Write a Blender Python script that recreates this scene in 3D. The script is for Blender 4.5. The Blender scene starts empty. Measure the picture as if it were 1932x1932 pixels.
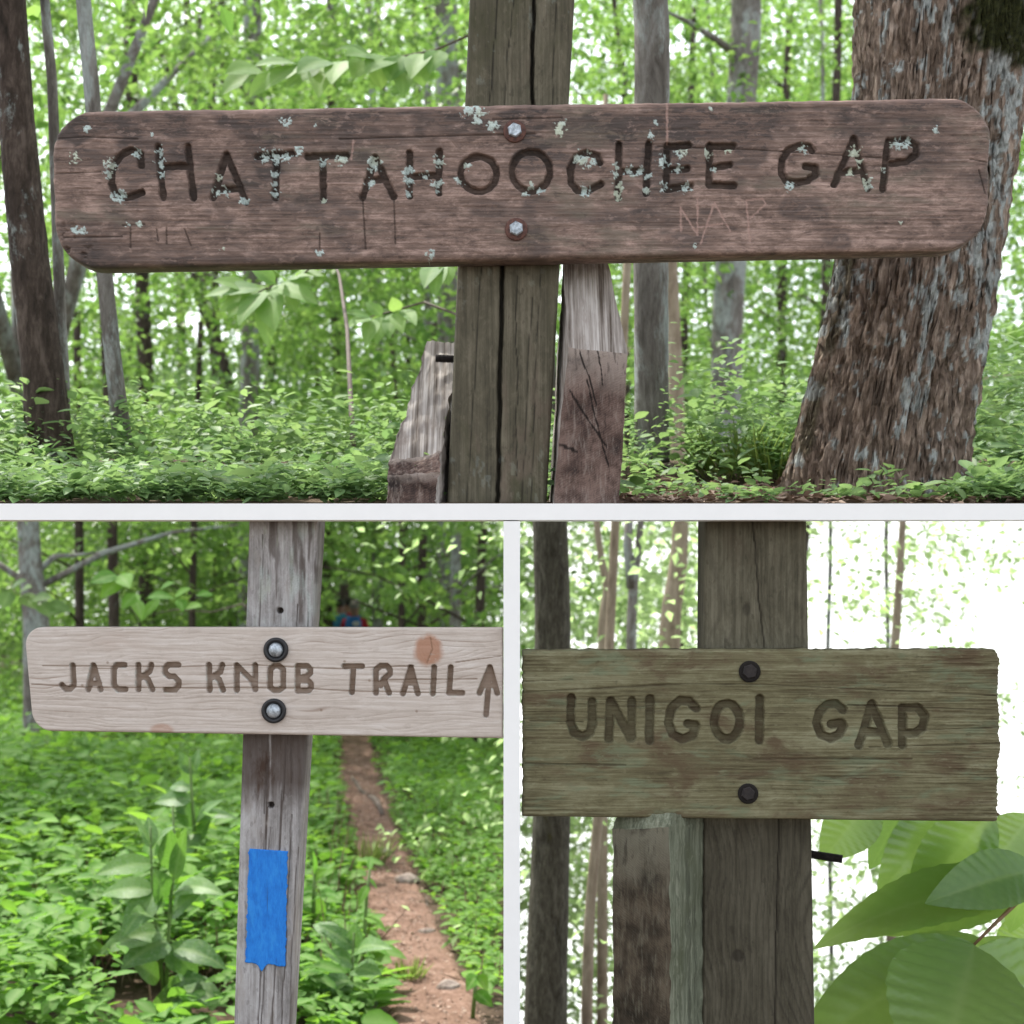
import bpy, math, random
import numpy as np
from mathutils import Vector, noise as mnoise

R = math.radians
rng = np.random.default_rng(7)
random.seed(7)
SC = bpy.context.scene
COL = SC.collection

# ------------------------------------------------------------------ camera, sky, sun, exposure
F, CX, EYE_PY, EYE = 2700.0, 966.0, 1120.0, 1.6
cam_d = bpy.data.cameras.new("camera")
cam = bpy.data.objects.new("camera", cam_d)
COL.objects.link(cam)
cam.location = (0, 0, EYE)
cam.rotation_euler = (R(90), 0, 0)
cam_d.sensor_width = 36
cam_d.lens = 36 * F / 1932
cam_d.shift_y = (EYE_PY - 966) / 1932
cam_d.clip_start, cam_d.clip_end = 0.05, 3000
cam_d.dof.use_dof = True
cam_d.dof.focus_distance = 2.48
cam_d.dof.aperture_fstop = 6.3
SC.camera = cam

SUN_EL, SUN_AZ = R(58), R(-35)          # azimuth measured from +Y (away from the camera) towards +X
w = bpy.data.worlds.new("World")
SC.world = w
w.use_nodes = True
nt = w.node_tree
bg = nt.nodes["Background"]
sky = nt.nodes.new("ShaderNodeTexSky")
sky.sky_type = 'NISHITA'
sky.sun_disc = False
sky.sun_elevation = SUN_EL
sky.sun_rotation = SUN_AZ
sky.air_density, sky.dust_density, sky.ozone_density = 1.0, 2.0, 1.0
tc = nt.nodes.new("ShaderNodeTexCoord")
mx = nt.nodes.new("ShaderNodeVectorMath")
mx.operation = 'MAXIMUM'
mx.inputs[1].default_value = (-1, -1, 0.07)
nt.links.new(tc.outputs["Generated"], mx.inputs[0])
nt.links.new(mx.outputs[0], sky.inputs["Vector"])
hs = nt.nodes.new("ShaderNodeHueSaturation")
hs.inputs["Saturation"].default_value = 0.28      # thin high cloud: a paler sky
nt.links.new(sky.outputs[0], hs.inputs["Color"])
nt.links.new(hs.outputs[0], bg.inputs[0])
bg.inputs[1].default_value = 0.15

sun_d = bpy.data.lights.new("sun", 'SUN')
sun = bpy.data.objects.new("sun", sun_d)
COL.objects.link(sun)
sun_d.energy = 2.4
sun_d.angle = R(0.8)
sun_d.color = (1, 0.95, 0.86)
sdir = Vector((math.sin(SUN_AZ) * math.cos(SUN_EL), math.cos(SUN_AZ) * math.cos(SUN_EL), math.sin(SUN_EL)))
sun.rotation_euler = sdir.to_track_quat('Z', 'Y').to_euler()
SC.view_settings.view_transform = 'Standard'
SC.view_settings.look = 'None'
SC.view_settings.gamma = 1
SC.view_settings.exposure = 1.68

# ------------------------------------------------------------------ helpers
def P(px, py, d):
    return np.array([(px - CX) / F * d, d, EYE + (EYE_PY - py) / F * d])

_tabs = {}
def vnoise(x, y, seed=0):
    if seed not in _tabs:
        _tabs[seed] = np.random.default_rng(seed + 100).random((256, 256))
    t = _tabs[seed]
    x = np.asarray(x, float); y = np.asarray(y, float)
    xi = np.floor(x).astype(int); yi = np.floor(y).astype(int)
    fx = x - xi; fy = y - yi
    fx = fx * fx * (3 - 2 * fx); fy = fy * fy * (3 - 2 * fy)
    a = t[xi & 255, yi & 255]; b = t[(xi + 1) & 255, yi & 255]
    c = t[xi & 255, (yi + 1) & 255]; d = t[(xi + 1) & 255, (yi + 1) & 255]
    return (a * (1 - fx) + b * fx) * (1 - fy) + (c * (1 - fx) + d * fx) * fy
def fbm(x, y, seed=0, o=4):
    s = 0; amp = .5; n = 0
    for i in range(o):
        s = s + amp * vnoise(x * 2 ** i, y * 2 ** i, seed + i); n += amp; amp *= .5
    return s / n
def sstep(a, b, x):
    t = np.clip((x - a) / (b - a), 0, 1)
    return t * t * (3 - 2 * t)

def tag(o, label=None, cat=None, group=None, kind=None):
    if label: o['label'] = label
    if cat: o['category'] = cat
    if group: o['group'] = group
    if kind: o['kind'] = kind
    return o
def thing(name, loc, label, cat, group=None):
    o = bpy.data.objects.new(name, None)
    COL.objects.link(o)
    o.location = tuple(loc)
    o.empty_display_size = .1
    return tag(o, label, cat, group)
def wloc(o):
    v = Vector((0, 0, 0))
    while o:
        v = v + o.location; o = o.parent
    return np.array(v)
def mesh_data(name, V, faces, mat, attrs=None, smooth=True):
    """faces: list of index lists, or an (n,k) array, or a list of such arrays"""
    V = np.asarray(V, np.float32)
    me = bpy.data.meshes.new(name)
    if isinstance(faces, np.ndarray): faces = [faces]
    if isinstance(faces, list) and len(faces) and not isinstance(faces[0], np.ndarray):
        by = {}
        for f in faces: by.setdefault(len(f), []).append(f)
        faces = [np.array(v) for v in by.values()]
    loops = np.concatenate([f.ravel() for f in faces]).astype(np.int32)
    tot = np.concatenate([np.full(len(f), f.shape[1]) for f in faces]).astype(np.int32)
    st = np.concatenate([[0], np.cumsum(tot)[:-1]]).astype(np.int32)
    me.vertices.add(len(V)); me.vertices.foreach_set("co", V.ravel())
    me.loops.add(len(loops)); me.loops.foreach_set("vertex_index", loops)
    me.polygons.add(len(tot)); me.polygons.foreach_set("loop_start", st); me.polygons.foreach_set("loop_total", tot)
    me.polygons.foreach_set("use_smooth", np.full(len(tot), smooth))
    for k, a in (attrs or {}).items():
        at = me.attributes.new(k, 'FLOAT', 'POINT')
        at.data.foreach_set("value", np.asarray(a, np.float32))
    me.update(calc_edges=True)
    me.validate()
    for m in (mat if isinstance(mat, (list, tuple)) else [mat]): me.materials.append(m)
    return me
def mk(name, V, faces, mat, parent=None, attrs=None, smooth=True, origin=None):
    V = np.asarray(V, float)
    off = wloc(parent) if parent else (np.asarray(origin, float) if origin is not None else np.zeros(3))
    me = mesh_data(name, V - off, faces, mat, attrs, smooth)
    o = bpy.data.objects.new(name, me)
    COL.objects.link(o)
    if parent: o.parent = parent
    elif origin is not None: o.location = tuple(origin)
    return o

# ------------------------------------------------------------------ materials
class NT:
    def __init__(s, name):
        s.m = bpy.data.materials.new(name); s.m.use_nodes = True
        s.t = s.m.node_tree; s.b = s.t.nodes["Principled BSDF"]; s.out = s.t.nodes["Material Output"]
    def n(s, typ, **kw):
        x = s.t.nodes.new(typ)
        for k, v in kw.items():
            if hasattr(x, k) and k not in ("Scale", "Color"): setattr(x, k, v)
            else: x.inputs[k].default_value = v
        return x
    def l(s, a, b): s.t.links.new(a, b)
    def coords(s, scale=(1, 1, 1)):
        c = s.n("ShaderNodeTexCoord"); m = s.n("ShaderNodeMapping")
        m.inputs["Scale"].default_value = scale
        s.l(c.outputs["Object"], m.inputs[0]); return m.outputs[0]
    def noise(s, scale, vec, detail=6, rough=.6, dist=0):
        x = s.n("ShaderNodeTexNoise"); x.inputs["Scale"].default_value = scale; x.inputs["Detail"].default_value = detail
        x.inputs["Roughness"].default_value = rough; x.inputs["Distortion"].default_value = dist
        s.l(vec, x.inputs["Vector"]); return x.outputs["Fac"]
    def ramp(s, fac, stops):
        r = s.n("ShaderNodeValToRGB"); e = r.color_ramp.elements
        while len(e) < len(stops): e.new(.5)
        for i, (p, c) in enumerate(stops):
            e[i].position = p; e[i].color = (*c, 1) if len(c) == 3 else c
        s.l(fac, r.inputs[0]); return r.outputs[0]
    def mask(s, fac, a, b):
        r = s.n("ShaderNodeMapRange"); r.interpolation_type = 'SMOOTHSTEP'
        r.inputs[1].default_value = a; r.inputs[2].default_value = b
        s.l(fac, r.inputs[0]); return r.outputs[0]
    def mul(s, a, b, op='MULTIPLY'):
        x = s.n("ShaderNodeMath"); x.operation = op
        for i, v in enumerate((a, b)):
            if isinstance(v, (int, float)): x.inputs[i].default_value = v
            else: s.l(v, x.inputs[i])
        return x.outputs[0]
    def mix(s, fac, a, b, mode='MIX'):
        x = s.n("ShaderNodeMix"); x.data_type = 'RGBA'; x.blend_type = mode
        for sock, v in ((x.inputs[0], fac), (x.inputs[6], a), (x.inputs[7], b)):
            if isinstance(v, (int, float)): sock.default_value = v
            elif isinstance(v, tuple): sock.default_value = (*v, 1)
            else: s.l(v, sock)
        return x.outputs[2]
    def attr(s, name):
        a = s.n("ShaderNodeAttribute"); a.attribute_name = name; return a.outputs["Fac"]
    def bump(s, h, strength=.4, dist=.003, prev=None):
        x = s.n("ShaderNodeBump"); x.inputs["Strength"].default_value = strength; x.inputs["Distance"].default_value = dist
        s.l(h, x.inputs["Height"])
        if prev: s.l(prev, x.inputs["Normal"])
        return x.outputs[0]
    def done(s, col=None, rough=.8, spec=.3, metal=0, nrm=None):
        if col is not None:
            if isinstance(col, tuple): s.b.inputs["Base Color"].default_value = (*col, 1)
            else: s.l(col, s.b.inputs["Base Color"])
        if isinstance(rough, (int, float)): s.b.inputs["Roughness"].default_value = rough
        else: s.l(rough, s.b.inputs["Roughness"])
        s.b.inputs["Specular IOR Level"].default_value = spec
        s.b.inputs["Metallic"].default_value = metal
        if nrm: s.l(nrm, s.b.inputs["Normal"])
        return s.m

LICHEN_C = (.50, .58, .55)
def wood(name, axis, cols, stain, stain_amt=(.5, .62), stain2=None, groove=(.03, .02, .015), bump=.5, fine=170, groove_amt=.8, ring=False, patch=6, con=1.0, wt=(.36, .24, .40), spk=1.0, bl=(14, 34)):
    """weathered timber, grain along axis X or Z"""
    m = NT(name)
    def sc(g, o): return (g, o, o) if axis == 'X' else ((o, g, g) if axis == 'ZY' else (o, o, g))
    v1 = m.coords(sc(4, fine)); v2 = m.coords(sc(1.6, 22)); v3 = m.coords(sc(.45, 1.0)); v0 = m.coords()
    streak = m.noise(1, v1, 5, .65); mid = m.noise(1, v2, 6, .65, .6); big = m.noise(patch, v3, 7, .62, .4)
    blot = m.noise(1, m.coords(sc(*bl)), 8, .78, .5)
    f = m.mul(m.mul(streak, wt[0]), m.mul(m.mul(mid, wt[1]), m.mul(blot, wt[2]), 'ADD'), 'ADD')
    c = m.ramp(f, [(.50 - .13 * con, cols[0]), (.5, cols[1]), (.50 + .11 * con, cols[2])])
    if ring:
        r = m.attr("ring")
        c = m.mix(m.mul(m.mask(r, .45, .95), .75), c, cols[3])
        c = m.mix(m.mul(m.attr("knot"), .85), c, (.36, .175, .10))
    c = m.mix(m.mul(m.mul(m.mask(big, *stain_amt), m.mask(blot, .36, .56)), .9), c, stain)
    if stain2:
        big2 = m.noise(patch * 1.7, m.coords(sc(.35, 1.3)), 6, .65, .3)
        c = m.mix(m.mul(m.mask(big2, .53, .66), .7), c, stain2)
    c = m.mix(m.mul(m.mul(m.attr("stain"), .85), m.mask(blot, .42, .54)), c, stain)
    speck = m.noise(95, m.coords(sc(.5, 1)), 3, .6)
    c = m.mix(m.mul(m.mask(speck, .60, .70), .35 * spk), c, cols[2])
    c = m.mix(m.mul(m.mask(speck, .40, .30), .45 * spk), c, cols[0])
    c = m.mix(m.mul(m.attr("groove"), groove_amt), c, groove)
    c = m.mix(m.attr("scratch"), c, (.36, .24, .20))
    lc = m.ramp(m.noise(300, v0, 2), [(.3, (.30, .36, .33)), (.6, LICHEN_C)])
    lc = m.mix(m.mul(m.mask(m.noise(9, v0, 3), .48, .62), .6), lc, (.52, .54, .38))
    c = m.mix(m.attr("lichen"), c, lc)
    h = m.mul(m.mul(streak, .6), m.mul(mid, .8), 'ADD')
    n = m.bump(h, bump, .004)
    n = m.bump(m.noise(420, v0, 2), .25, .0008, n)
    return m.done(c, .85, .2, 0, n)

M = {}
M['red_board'] = wood("weathered_red_wood", 'X', [(.062, .047, .041), (.205, .142, .115), (.42, .30, .25)], (.048, .042, .040), (.52, .68), (.16, .135, .105), groove=(.018, .013, .010), patch=7, con=1.0, bump=.8, wt=(.26, .16, .58), bl=(24, 62))
M['pale_board'] = wood("pale_new_wood", 'X', [(.41, .35, .30), (.52, .455, .40), (.60, .545, .495), (.27, .20, .155)], (.43, .33, .27), (.56, .75), groove=(.17, .105, .062), bump=.3, groove_amt=.82, ring=True, patch=3)
M['green_board'] = wood("mossy_wood", 'X', [(.065, .052, .028), (.150, .136, .074), (.245, .235, .145)], (.095, .066, .038), (.50, .64), (.150, .175, .105), groove=(.032, .020, .013), bump=.8, fine=230, groove_amt=.72, patch=16)
M['olive_post'] = wood("olive_post_wood", 'Z', [(.045, .040, .028), (.095, .085, .058), (.16, .14, .10)], (.05, .05, .025), (.5, .65), (.13, .10, .075), groove=(.008, .007, .006))
M['grey_post'] = wood("grey_post_wood", 'Z', [(.14, .13, .12), (.33, .315, .305), (.50, .49, .485)], (.085, .05, .036), (.60, .66), (.30, .27, .24), groove=(.05, .03, .02), patch=9)
M['tan_post'] = wood("tan_post_wood", 'Z', [(.045, .040, .026), (.11, .10, .068), (.17, .155, .11)], (.075, .06, .04), (.52, .68), groove=(.02, .016, .012), bump=.7)
M['brace_grey'] = wood("silvered_brace_wood", 'ZY', [(.09, .07, .055), (.30, .265, .235), (.50, .46, .425)], (.20, .16, .135), (.5, .68), groove=(.02, .015, .012), bump=.9, wt=(.60, .34, .06), patch=14, spk=.15, con=.8)
M['brace_moss'] = wood("mossy_brace_wood", 'Z', [(.06, .065, .045), (.15, .165, .115), (.27, .28, .21)], (.09, .10, .06), (.5, .65), groove=(.02, .015, .012), bump=.9, wt=(.55, .30, .15))

def endgrain(name, a, b, c, rot, topc):
    m = NT(name)
    tcn = m.n("ShaderNodeTexCoord"); mp = m.n("ShaderNodeMapping"); mp.inputs["Rotation"].default_value = (0, rot, 0)
    m.l(tcn.outputs["Object"], mp.inputs[0])
    wv = m.n("ShaderNodeTexWave"); wv.wave_type = 'BANDS'; wv.bands_direction = 'Z'
    wv.inputs["Scale"].default_value = 85; wv.inputs["Distortion"].default_value = 5; wv.inputs["Detail"].default_value = 3; wv.inputs["Detail Scale"].default_value = .6
    mpn = m.noise(30, tcn.outputs['Object'], 4, .6)
    va = m.n('ShaderNodeVectorMath'); va.operation = 'ADD'
    m.l(mp.outputs[0], va.inputs[0]); m.l(m.mul(mpn, .02), va.inputs[1]); m.l(va.outputs[0], wv.inputs['Vector'])
    big = m.noise(16, tcn.outputs["Object"], 6, .6)
    col = m.ramp(m.mul(m.mul(wv.outputs["Fac"], .06), m.mul(big, 1.02), 'ADD'), [(.38, a), (.52, b), (.66, c)])
    col = m.mix(m.mul(m.attr("lichen"), m.mask(big, .22, .50)), col, topc)
    fine = m.noise(1, m.coords((150, 150, 26)), 5, .7)
    col = m.mix(m.mul(m.mask(fine, .50, .66), .40), col, topc)
    col = m.mix(m.mul(m.mask(fine, .46, .34), .55), col, a)
    col = m.mix(m.attr("groove"), col, (.008, .006, .005))
    n = m.bump(wv.outputs["Fac"], .3, .001); n = m.bump(big, .4, .004, n)
    return m.done(col, .85, .2, 0, n)
M['end_dark'] = endgrain("dark_end_grain", (.022, .016, .015), (.085, .055, .045), (.17, .115, .095), .5, (.30, .25, .215))
M['end_brown'] = endgrain("brown_end_grain", (.018, .014, .009), (.055, .042, .028), (.10, .08, .055), -.75, (.16, .15, .11))

def simple(name, col, rough=.5, metal=0, nscale=60, namp=.3, dark=None, bump=.2, spec=.4):
    m = NT(name); v = m.coords()
    f = m.noise(nscale, v, 5)
    c = m.mix(m.mask(f, .5 - namp, .5 + namp), dark or tuple(x * .6 for x in col), col)
    return m.done(c, rough, spec, metal, m.bump(m.noise(nscale * 3, v, 3), bump, .001))
M['zinc'] = simple("zinc", (.55, .60, .64), .55, .7, 160, .16, (.24, .27, .29), .6)
M['rust'] = simple("rusty_iron", (.16, .075, .055), .8, .2, 150, .25, (.06, .032, .028), .5)
M['black_rubber'] = simple("black_washer", (.02, .02, .022), .45, 0, 80, .3, (.012, .012, .013))
M['dark_iron'] = simple("dark_iron", (.045, .037, .034), .65, .5, 150, .3, (.02, .018, .018), .5)
M['dark_hole'] = simple("bored_hole", (.01, .007, .005), .9)
M['white_paint'] = simple("white_paint", (.90, .90, .88), .6, 0, 30, .4, (.86, .86, .84), .05)

def blue_paint():
    m = NT("blue_trail_paint"); v = m.coords((1, 1, .35))
    f = m.noise(120, v, 5, .7)
    c = m.ramp(f, [(.3, (.010, .135, .50)), (.5, (.014, .19, .63)), (.75, (.03, .26, .70))])
    g = m.noise(1, m.coords((260, 260, 7)), 4, .6)
    c = m.mix(m.mul(m.mask(g, .62, .70), .75), c, (.02, .05, .12))
    c = m.mix(m.mul(m.mask(m.noise(40, v, 5, .7), .55, .75), .35), c, (.05, .33, .75))
    return m.done(c, .6, .3, 0, m.bump(g, .5, .002, m.bump(f, .35, .002)))
M['blue'] = blue_paint()

def bark(name, cols, lich=.5, moss=0.0, sc=1.0, bump=.8, dist=.02, lichc=(.34, .38, .36), plates=False):
    m = NT(name)
    v = m.coords((1, 1, .28)); v0 = m.coords()
    a = m.noise(16 * sc, v, 8, .7, .8); b = m.noise(55 * sc, v, 5, .7, .4)
    f = m.mul(m.mul(a, .6), m.mul(b, .4), 'ADD')
    c = m.ramp(f, [(.36, cols[0]), (.5, cols[1]), (.64, cols[2])])
    if plates:
        wv = m.n("ShaderNodeTexNoise"); wv.inputs["Scale"].default_value = 7; wv.inputs["Detail"].default_value = 4; m.l(v, wv.inputs["Vector"])
        ad = m.n("ShaderNodeVectorMath"); ad.operation = 'MULTIPLY_ADD'; ad.inputs[1].default_value = (.10, .10, .10)
        m.l(wv.outputs["Color"], ad.inputs[0]); m.l(v, ad.inputs[2])
        vo = m.n("ShaderNodeTexVoronoi"); vo.feature = 'DISTANCE_TO_EDGE'; vo.inputs["Scale"].default_value = 42; m.l(ad.outputs[0], vo.inputs["Vector"])
        crack = m.mask(vo.outputs["Distance"], .20, .02)
        c = m.mix(m.mul(crack, .48), c, cols[0])
    l1 = m.noise(5 * sc, m.coords((1, 1, .45)), 9, .78, .3)
    c = m.mix(m.mul(m.mask(l1, 1 - lich - .02, 1 - lich + .07), .8), c, m.ramp(b, [(.35, tuple(x * .55 for x in lichc)), (.6, lichc)]))
    if moss:
        l2 = m.noise(3.4 * sc, m.coords((1.3, 1, .5)), 7, .7)
        c = m.mix(m.mul(m.mask(l2, 1 - moss, 1 - moss + .08), .85), c, m.ramp(b, [(.3, (.018, .018, .006)), (.7, (.06, .055, .018))]))
    c = m.mix(m.attr("moss"), c, m.ramp(m.noise(150, v0, 3), [(.3, (.010, .012, .004)), (.7, (.045, .048, .014))]))
    c = m.mix(m.attr("lichen"), c, m.ramp(b, [(.35, (.25, .28, .27)), (.6, (.50, .54, .52))]))
    n = m.bump(f, bump, dist)
    if plates: n = m.bump(m.mask(vo.outputs['Distance'], .0, .25), .8, .008, n)
    return m.done(c, .9, .15, 0, n)
M['bark_big'] = bark("rough_oak_bark", [(.075, .055, .040), (.27, .20, .152), (.46, .37, .30)], .20, .36, 3.0, .9, .010, (.44, .45, .42), True)
M['bark_grey'] = bark("grey_lichen_bark", [(.05, .042, .036), (.15, .135, .12), (.26, .25, .235)], .50, .30, .7)
M['bark_dark'] = bark("dark_bark", [(.016, .013, .010), (.055, .042, .034), (.11, .088, .075)], .40, .36, .9)
M['bark_near'] = bark("dark_lichen_bark", [(.016, .013, .010), (.055, .040, .032), (.12, .092, .076)], .42, .30, 1.6)
M['bark_moss'] = bark("mossy_rough_bark", [(.020, .018, .012), (.060, .055, .040), (.115, .11, .085)], .36, .42, 2.2)
M['bark_tan'] = bark("pale_tan_bark", [(.13, .10, .07), (.24, .195, .14), (.33, .28, .21)], .30, .25, .6, .4)
M['twig'] = simple("twig_bark", (.13, .10, .08), .85, 0, 40)
M['stem'] = simple("green_stem", (.13, .22, .05), .5, 0, 40)
M['stem_red'] = simple("reddish_leaf_stalk", (.22, .13, .06), .5, 0, 40)

def leaf(name, stops, trans, tamt=.45, rough=.42, spec=.35, dusty=0):
    m = NT(name)
    t = m.attr("tint")
    c = m.ramp(t, stops)
    v = m.coords()
    c = m.mix(m.mul(m.mask(m.noise(35, v, 3), .45, .7), .25), c, tuple(x * 1.5 for x in stops[-1][1]))
    if dusty:
        c = m.mix(m.mul(m.mask(m.noise(130, v, 5, .8), .52, .62), dusty), c, (.38, .44, .36))
    vein = m.attr("vein")
    c = m.mix(m.mul(vein, .55), c, (.26, .36, .15))
    m.done(c, rough, spec)
    tr = m.n("ShaderNodeBsdfTranslucent")
    m.l(m.mix(t, trans[0], trans[1]), tr.inputs[0])
    ms = m.n("ShaderNodeMixShader"); ms.inputs[0].default_value = tamt
    m.l(m.b.outputs[0], ms.inputs[1]); m.l(tr.outputs[0], ms.inputs[2]); m.l(ms.outputs[0], m.out.inputs[0])
    return m.m
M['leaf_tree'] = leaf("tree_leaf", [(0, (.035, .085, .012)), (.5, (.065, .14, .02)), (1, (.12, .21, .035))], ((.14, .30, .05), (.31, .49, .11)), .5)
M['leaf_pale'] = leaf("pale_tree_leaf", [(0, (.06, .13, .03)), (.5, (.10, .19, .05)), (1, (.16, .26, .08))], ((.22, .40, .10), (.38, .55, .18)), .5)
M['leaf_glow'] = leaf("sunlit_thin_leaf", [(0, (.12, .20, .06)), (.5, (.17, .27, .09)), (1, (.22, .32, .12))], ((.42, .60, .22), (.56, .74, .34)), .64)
M['leaf_under'] = leaf("undergrowth_leaf", [(0, (.025, .095, .012)), (.5, (.062, .175, .022)), (1, (.13, .27, .04))], ((.13, .36, .03), (.34, .58, .07)), .40, .6, .12)
M['leaf_upper'] = leaf("soft_undergrowth_leaf", [(0, (.060, .135, .058)), (.5, (.105, .20, .085)), (1, (.17, .27, .11))], ((.20, .38, .12), (.38, .54, .18)), .38, .55, .25)
M['leaf_sapling'] = leaf("sapling_leaf", [(0, (.07, .15, .045)), (.5, (.11, .21, .07)), (1, (.16, .27, .08))], ((.24, .44, .09), (.36, .56, .12)), .42, .6, .15)
M['leaf_herb'] = leaf("broad_herb_leaf", [(0, (.045, .11, .028)), (.5, (.07, .15, .040)), (1, (.10, .20, .045))], ((.14, .34, .04), (.26, .50, .06)), .3, .5, .25, .45)
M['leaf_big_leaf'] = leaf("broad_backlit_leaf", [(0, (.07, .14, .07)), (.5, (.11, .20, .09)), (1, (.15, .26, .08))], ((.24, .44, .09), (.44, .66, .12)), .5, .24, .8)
M['litter'] = leaf("dry_leaf_litter", [(0, (.12, .075, .055)), (.5, (.25, .17, .13)), (1, (.42, .32, .26))], ((.1, .06, .03), (.2, .12, .06)), .1, .8, .15)
M['grass'] = leaf("grass_blade", [(0, (.10, .17, .045)), (.5, (.17, .25, .07)), (1, (.36, .36, .16))], ((.3, .46, .09), (.5, .6, .16)), .4)

def soil(name, cols, sc=9):
    m = NT(name); v = m.coords()
    a = m.noise(sc, v, 9, .7); b = m.noise(sc * 9, v, 4, .7)
    c = m.ramp(m.mul(m.mul(a, .55), m.mul(b, .45), 'ADD'), [(.36, cols[0]), (.5, cols[1]), (.64, cols[2])])
    n = m.bump(a, .5, .03); n = m.bump(b, .6, .006, n)
    return m.done(c, .95, .1, 0, n)
M['soil'] = soil("forest_soil", [(.035, .024, .017), (.075, .052, .036), (.14, .10, .07)])
M['trail'] = soil("trail_dirt", [(.085, .050, .036), (.175, .108, .080), (.28, .19, .15)], 7)
M['stone'] = soil("stone", [(.16, .12, .10), (.28, .23, .20), (.40, .35, .31)], 20)

# ------------------------------------------------------------------ relief panels (carved boards, posts)
def seglist(strokes):
    s = []
    for st in strokes:
        for a, b in zip(st[:-1], st[1:]): s.append((*a, *b))
    return s
def dist_field(X, Y, strokes, cut=40):
    D = np.full(X.shape, 1e3)
    for (x0, y0, x1, y1) in seglist(strokes):
        m = (X > min(x0, x1) - cut) & (X < max(x0, x1) + cut) & (Y > min(y0, y1) - cut) & (Y < max(y0, y1) + cut)
        if not m.any(): continue
        x = X[m]; y = Y[m]
        dx, dy = x1 - x0, y1 - y0
        t = np.clip(((x - x0) * dx + (y - y0) * dy) / max(dx * dx + dy * dy, 1e-9), 0, 1)
        D[m] = np.minimum(D[m], np.hypot(x - x0 - t * dx, y - y0 - t * dy))
    return D
ATT = ("groove", "lichen", "scratch", "ring", "knot", "stain")
def relief(name, quad, d, cell, radii, thick, fn, edge, mat, parent, rag=0, seed=0):
    TL, TR, BR, BL = [np.array(q, float) for q in quad]
    W = np.hypot(*(TR - TL)); H = np.hypot(*(BL - TL))
    nx, ny = max(8, int(W / cell)), max(8, int(H / cell))
    v = np.linspace(0, 1, ny + 1); u = np.linspace(0, 1, nx + 1)
    y = v * H
    def inset(rt, rb):
        r = np.zeros_like(y)
        for rad, yy in ((rt, y), (rb, H - y)):
            if rad > 0:
                q = np.clip(rad - yy, 0, rad); r = np.maximum(r, rad - np.sqrt(np.maximum(rad * rad - q * q, 0)))
        return r
    iL = inset(radii[0], radii[3]); iR = inset(radii[1], radii[2])
    if rag:
        iL = iL + rag * fbm(y * .09, y * 0 + 3, seed + 5); iR = iR + rag * 2.2 * (fbm(y * .022, y * 0 + 9, seed + 6, 5) - .2) + rag * .35 * vnoise(y * .5, y * 0, seed + 9)
    Lp = TL + (BL - TL) * v[:, None]; Rp = TR + (BR - TR) * v[:, None]
    dr = (Rp - Lp) / np.linalg.norm(Rp - Lp, axis=1)[:, None]
    Lp = Lp + dr * iL[:, None]; Rp = Rp - dr * iR[:, None]
    PX = Lp[:, 0:1] + (Rp - Lp)[:, 0:1] * u; PY = Lp[:, 1:2] + (Rp - Lp)[:, 1:2] * u
    if rag:
        ew = np.exp(-((v * H) / 14) ** 2)[:, None]; PY = PY + ew * rag * .8 * (fbm(PX * .05, PX * 0 + 1, seed + 8) - .5)
    ww = np.linalg.norm(Rp - Lp, axis=1)[:, None]
    de = np.minimum(np.minimum(u[None] * ww, (1 - u[None]) * ww), np.minimum(y, H - y)[:, None])
    q = np.clip(edge - de, 0, edge)
    b = edge - np.sqrt(np.maximum(edge * edge - q * q, 0))
    disp, at = fn(PX, PY, de)
    pxm = d / F
    fade = sstep(0, edge, de)
    Yd = d + b * pxm - disp * (0.25 + .75 * fade)
    V = np.stack([(PX - CX) * pxm, Yd, EYE + (EYE_PY - PY) * pxm], -1).reshape(-1, 3)
    n1 = nx + 1
    i = np.arange(ny)[:, None] * n1 + np.arange(nx)[None]
    Fq = np.stack([i, i + n1, i + n1 + 1, i + 1], -1).reshape(-1, 4)
    loop = np.concatenate([np.arange(nx), np.arange(ny) * n1 + nx, ny * n1 + np.arange(nx, 0, -1), np.arange(ny, 0, -1) * n1])
    B = V[loop].copy(); B[:, 1] = d + thick
    k = len(V); nl = len(loop)
    j = np.arange(nl); jn = (j + 1) % nl
    side = np.stack([loop[j], loop[jn], k + jn, k + j], -1)
    side2 = side[:, ::1]
    c = len(V) + nl
    VV = np.concatenate([V, B, B.mean(0)[None]])
    back = np.stack([k + j, k + jn, np.full(nl, c)], -1)
    attrs = {}
    for a in ATT:
        z = np.zeros(len(VV)); 
        if a in at: z[:len(V)] = at[a].ravel()
        attrs[a] = z
    return mk(name, VV, [Fq, side2, back], mat, parent, attrs)

def lichen_mask(X, Y, blobs, seed=3):
    n = fbm(X * .22, Y * .22, seed, 3)
    m = np.zeros(X.shape)
    for (bx, by, r) in blobs:
        r = r * 1.02
        s = (abs(X - bx) < r * 1.8) & (abs(Y - by) < r * 1.8)
        dd = np.hypot(X[s] - bx, (Y[s] - by)) / r
        m[s] = np.maximum(m[s], sstep(.16, .30, (1 - dd) * .9 + (n[s] - .5) * 2.4))
    return m

# pixel maps of the letter sketches
def mp(strokes, ox, oy, k): return [[(ox + x * k, oy + y * k) for x, y in s] for s in strokes]
def ell(cx, cy, rx, ry, n=22): return [(cx + rx * math.cos(2 * math.pi * i / n), cy + ry * math.sin(2 * math.pi * i / n)) for i in range(n + 1)]

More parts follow.
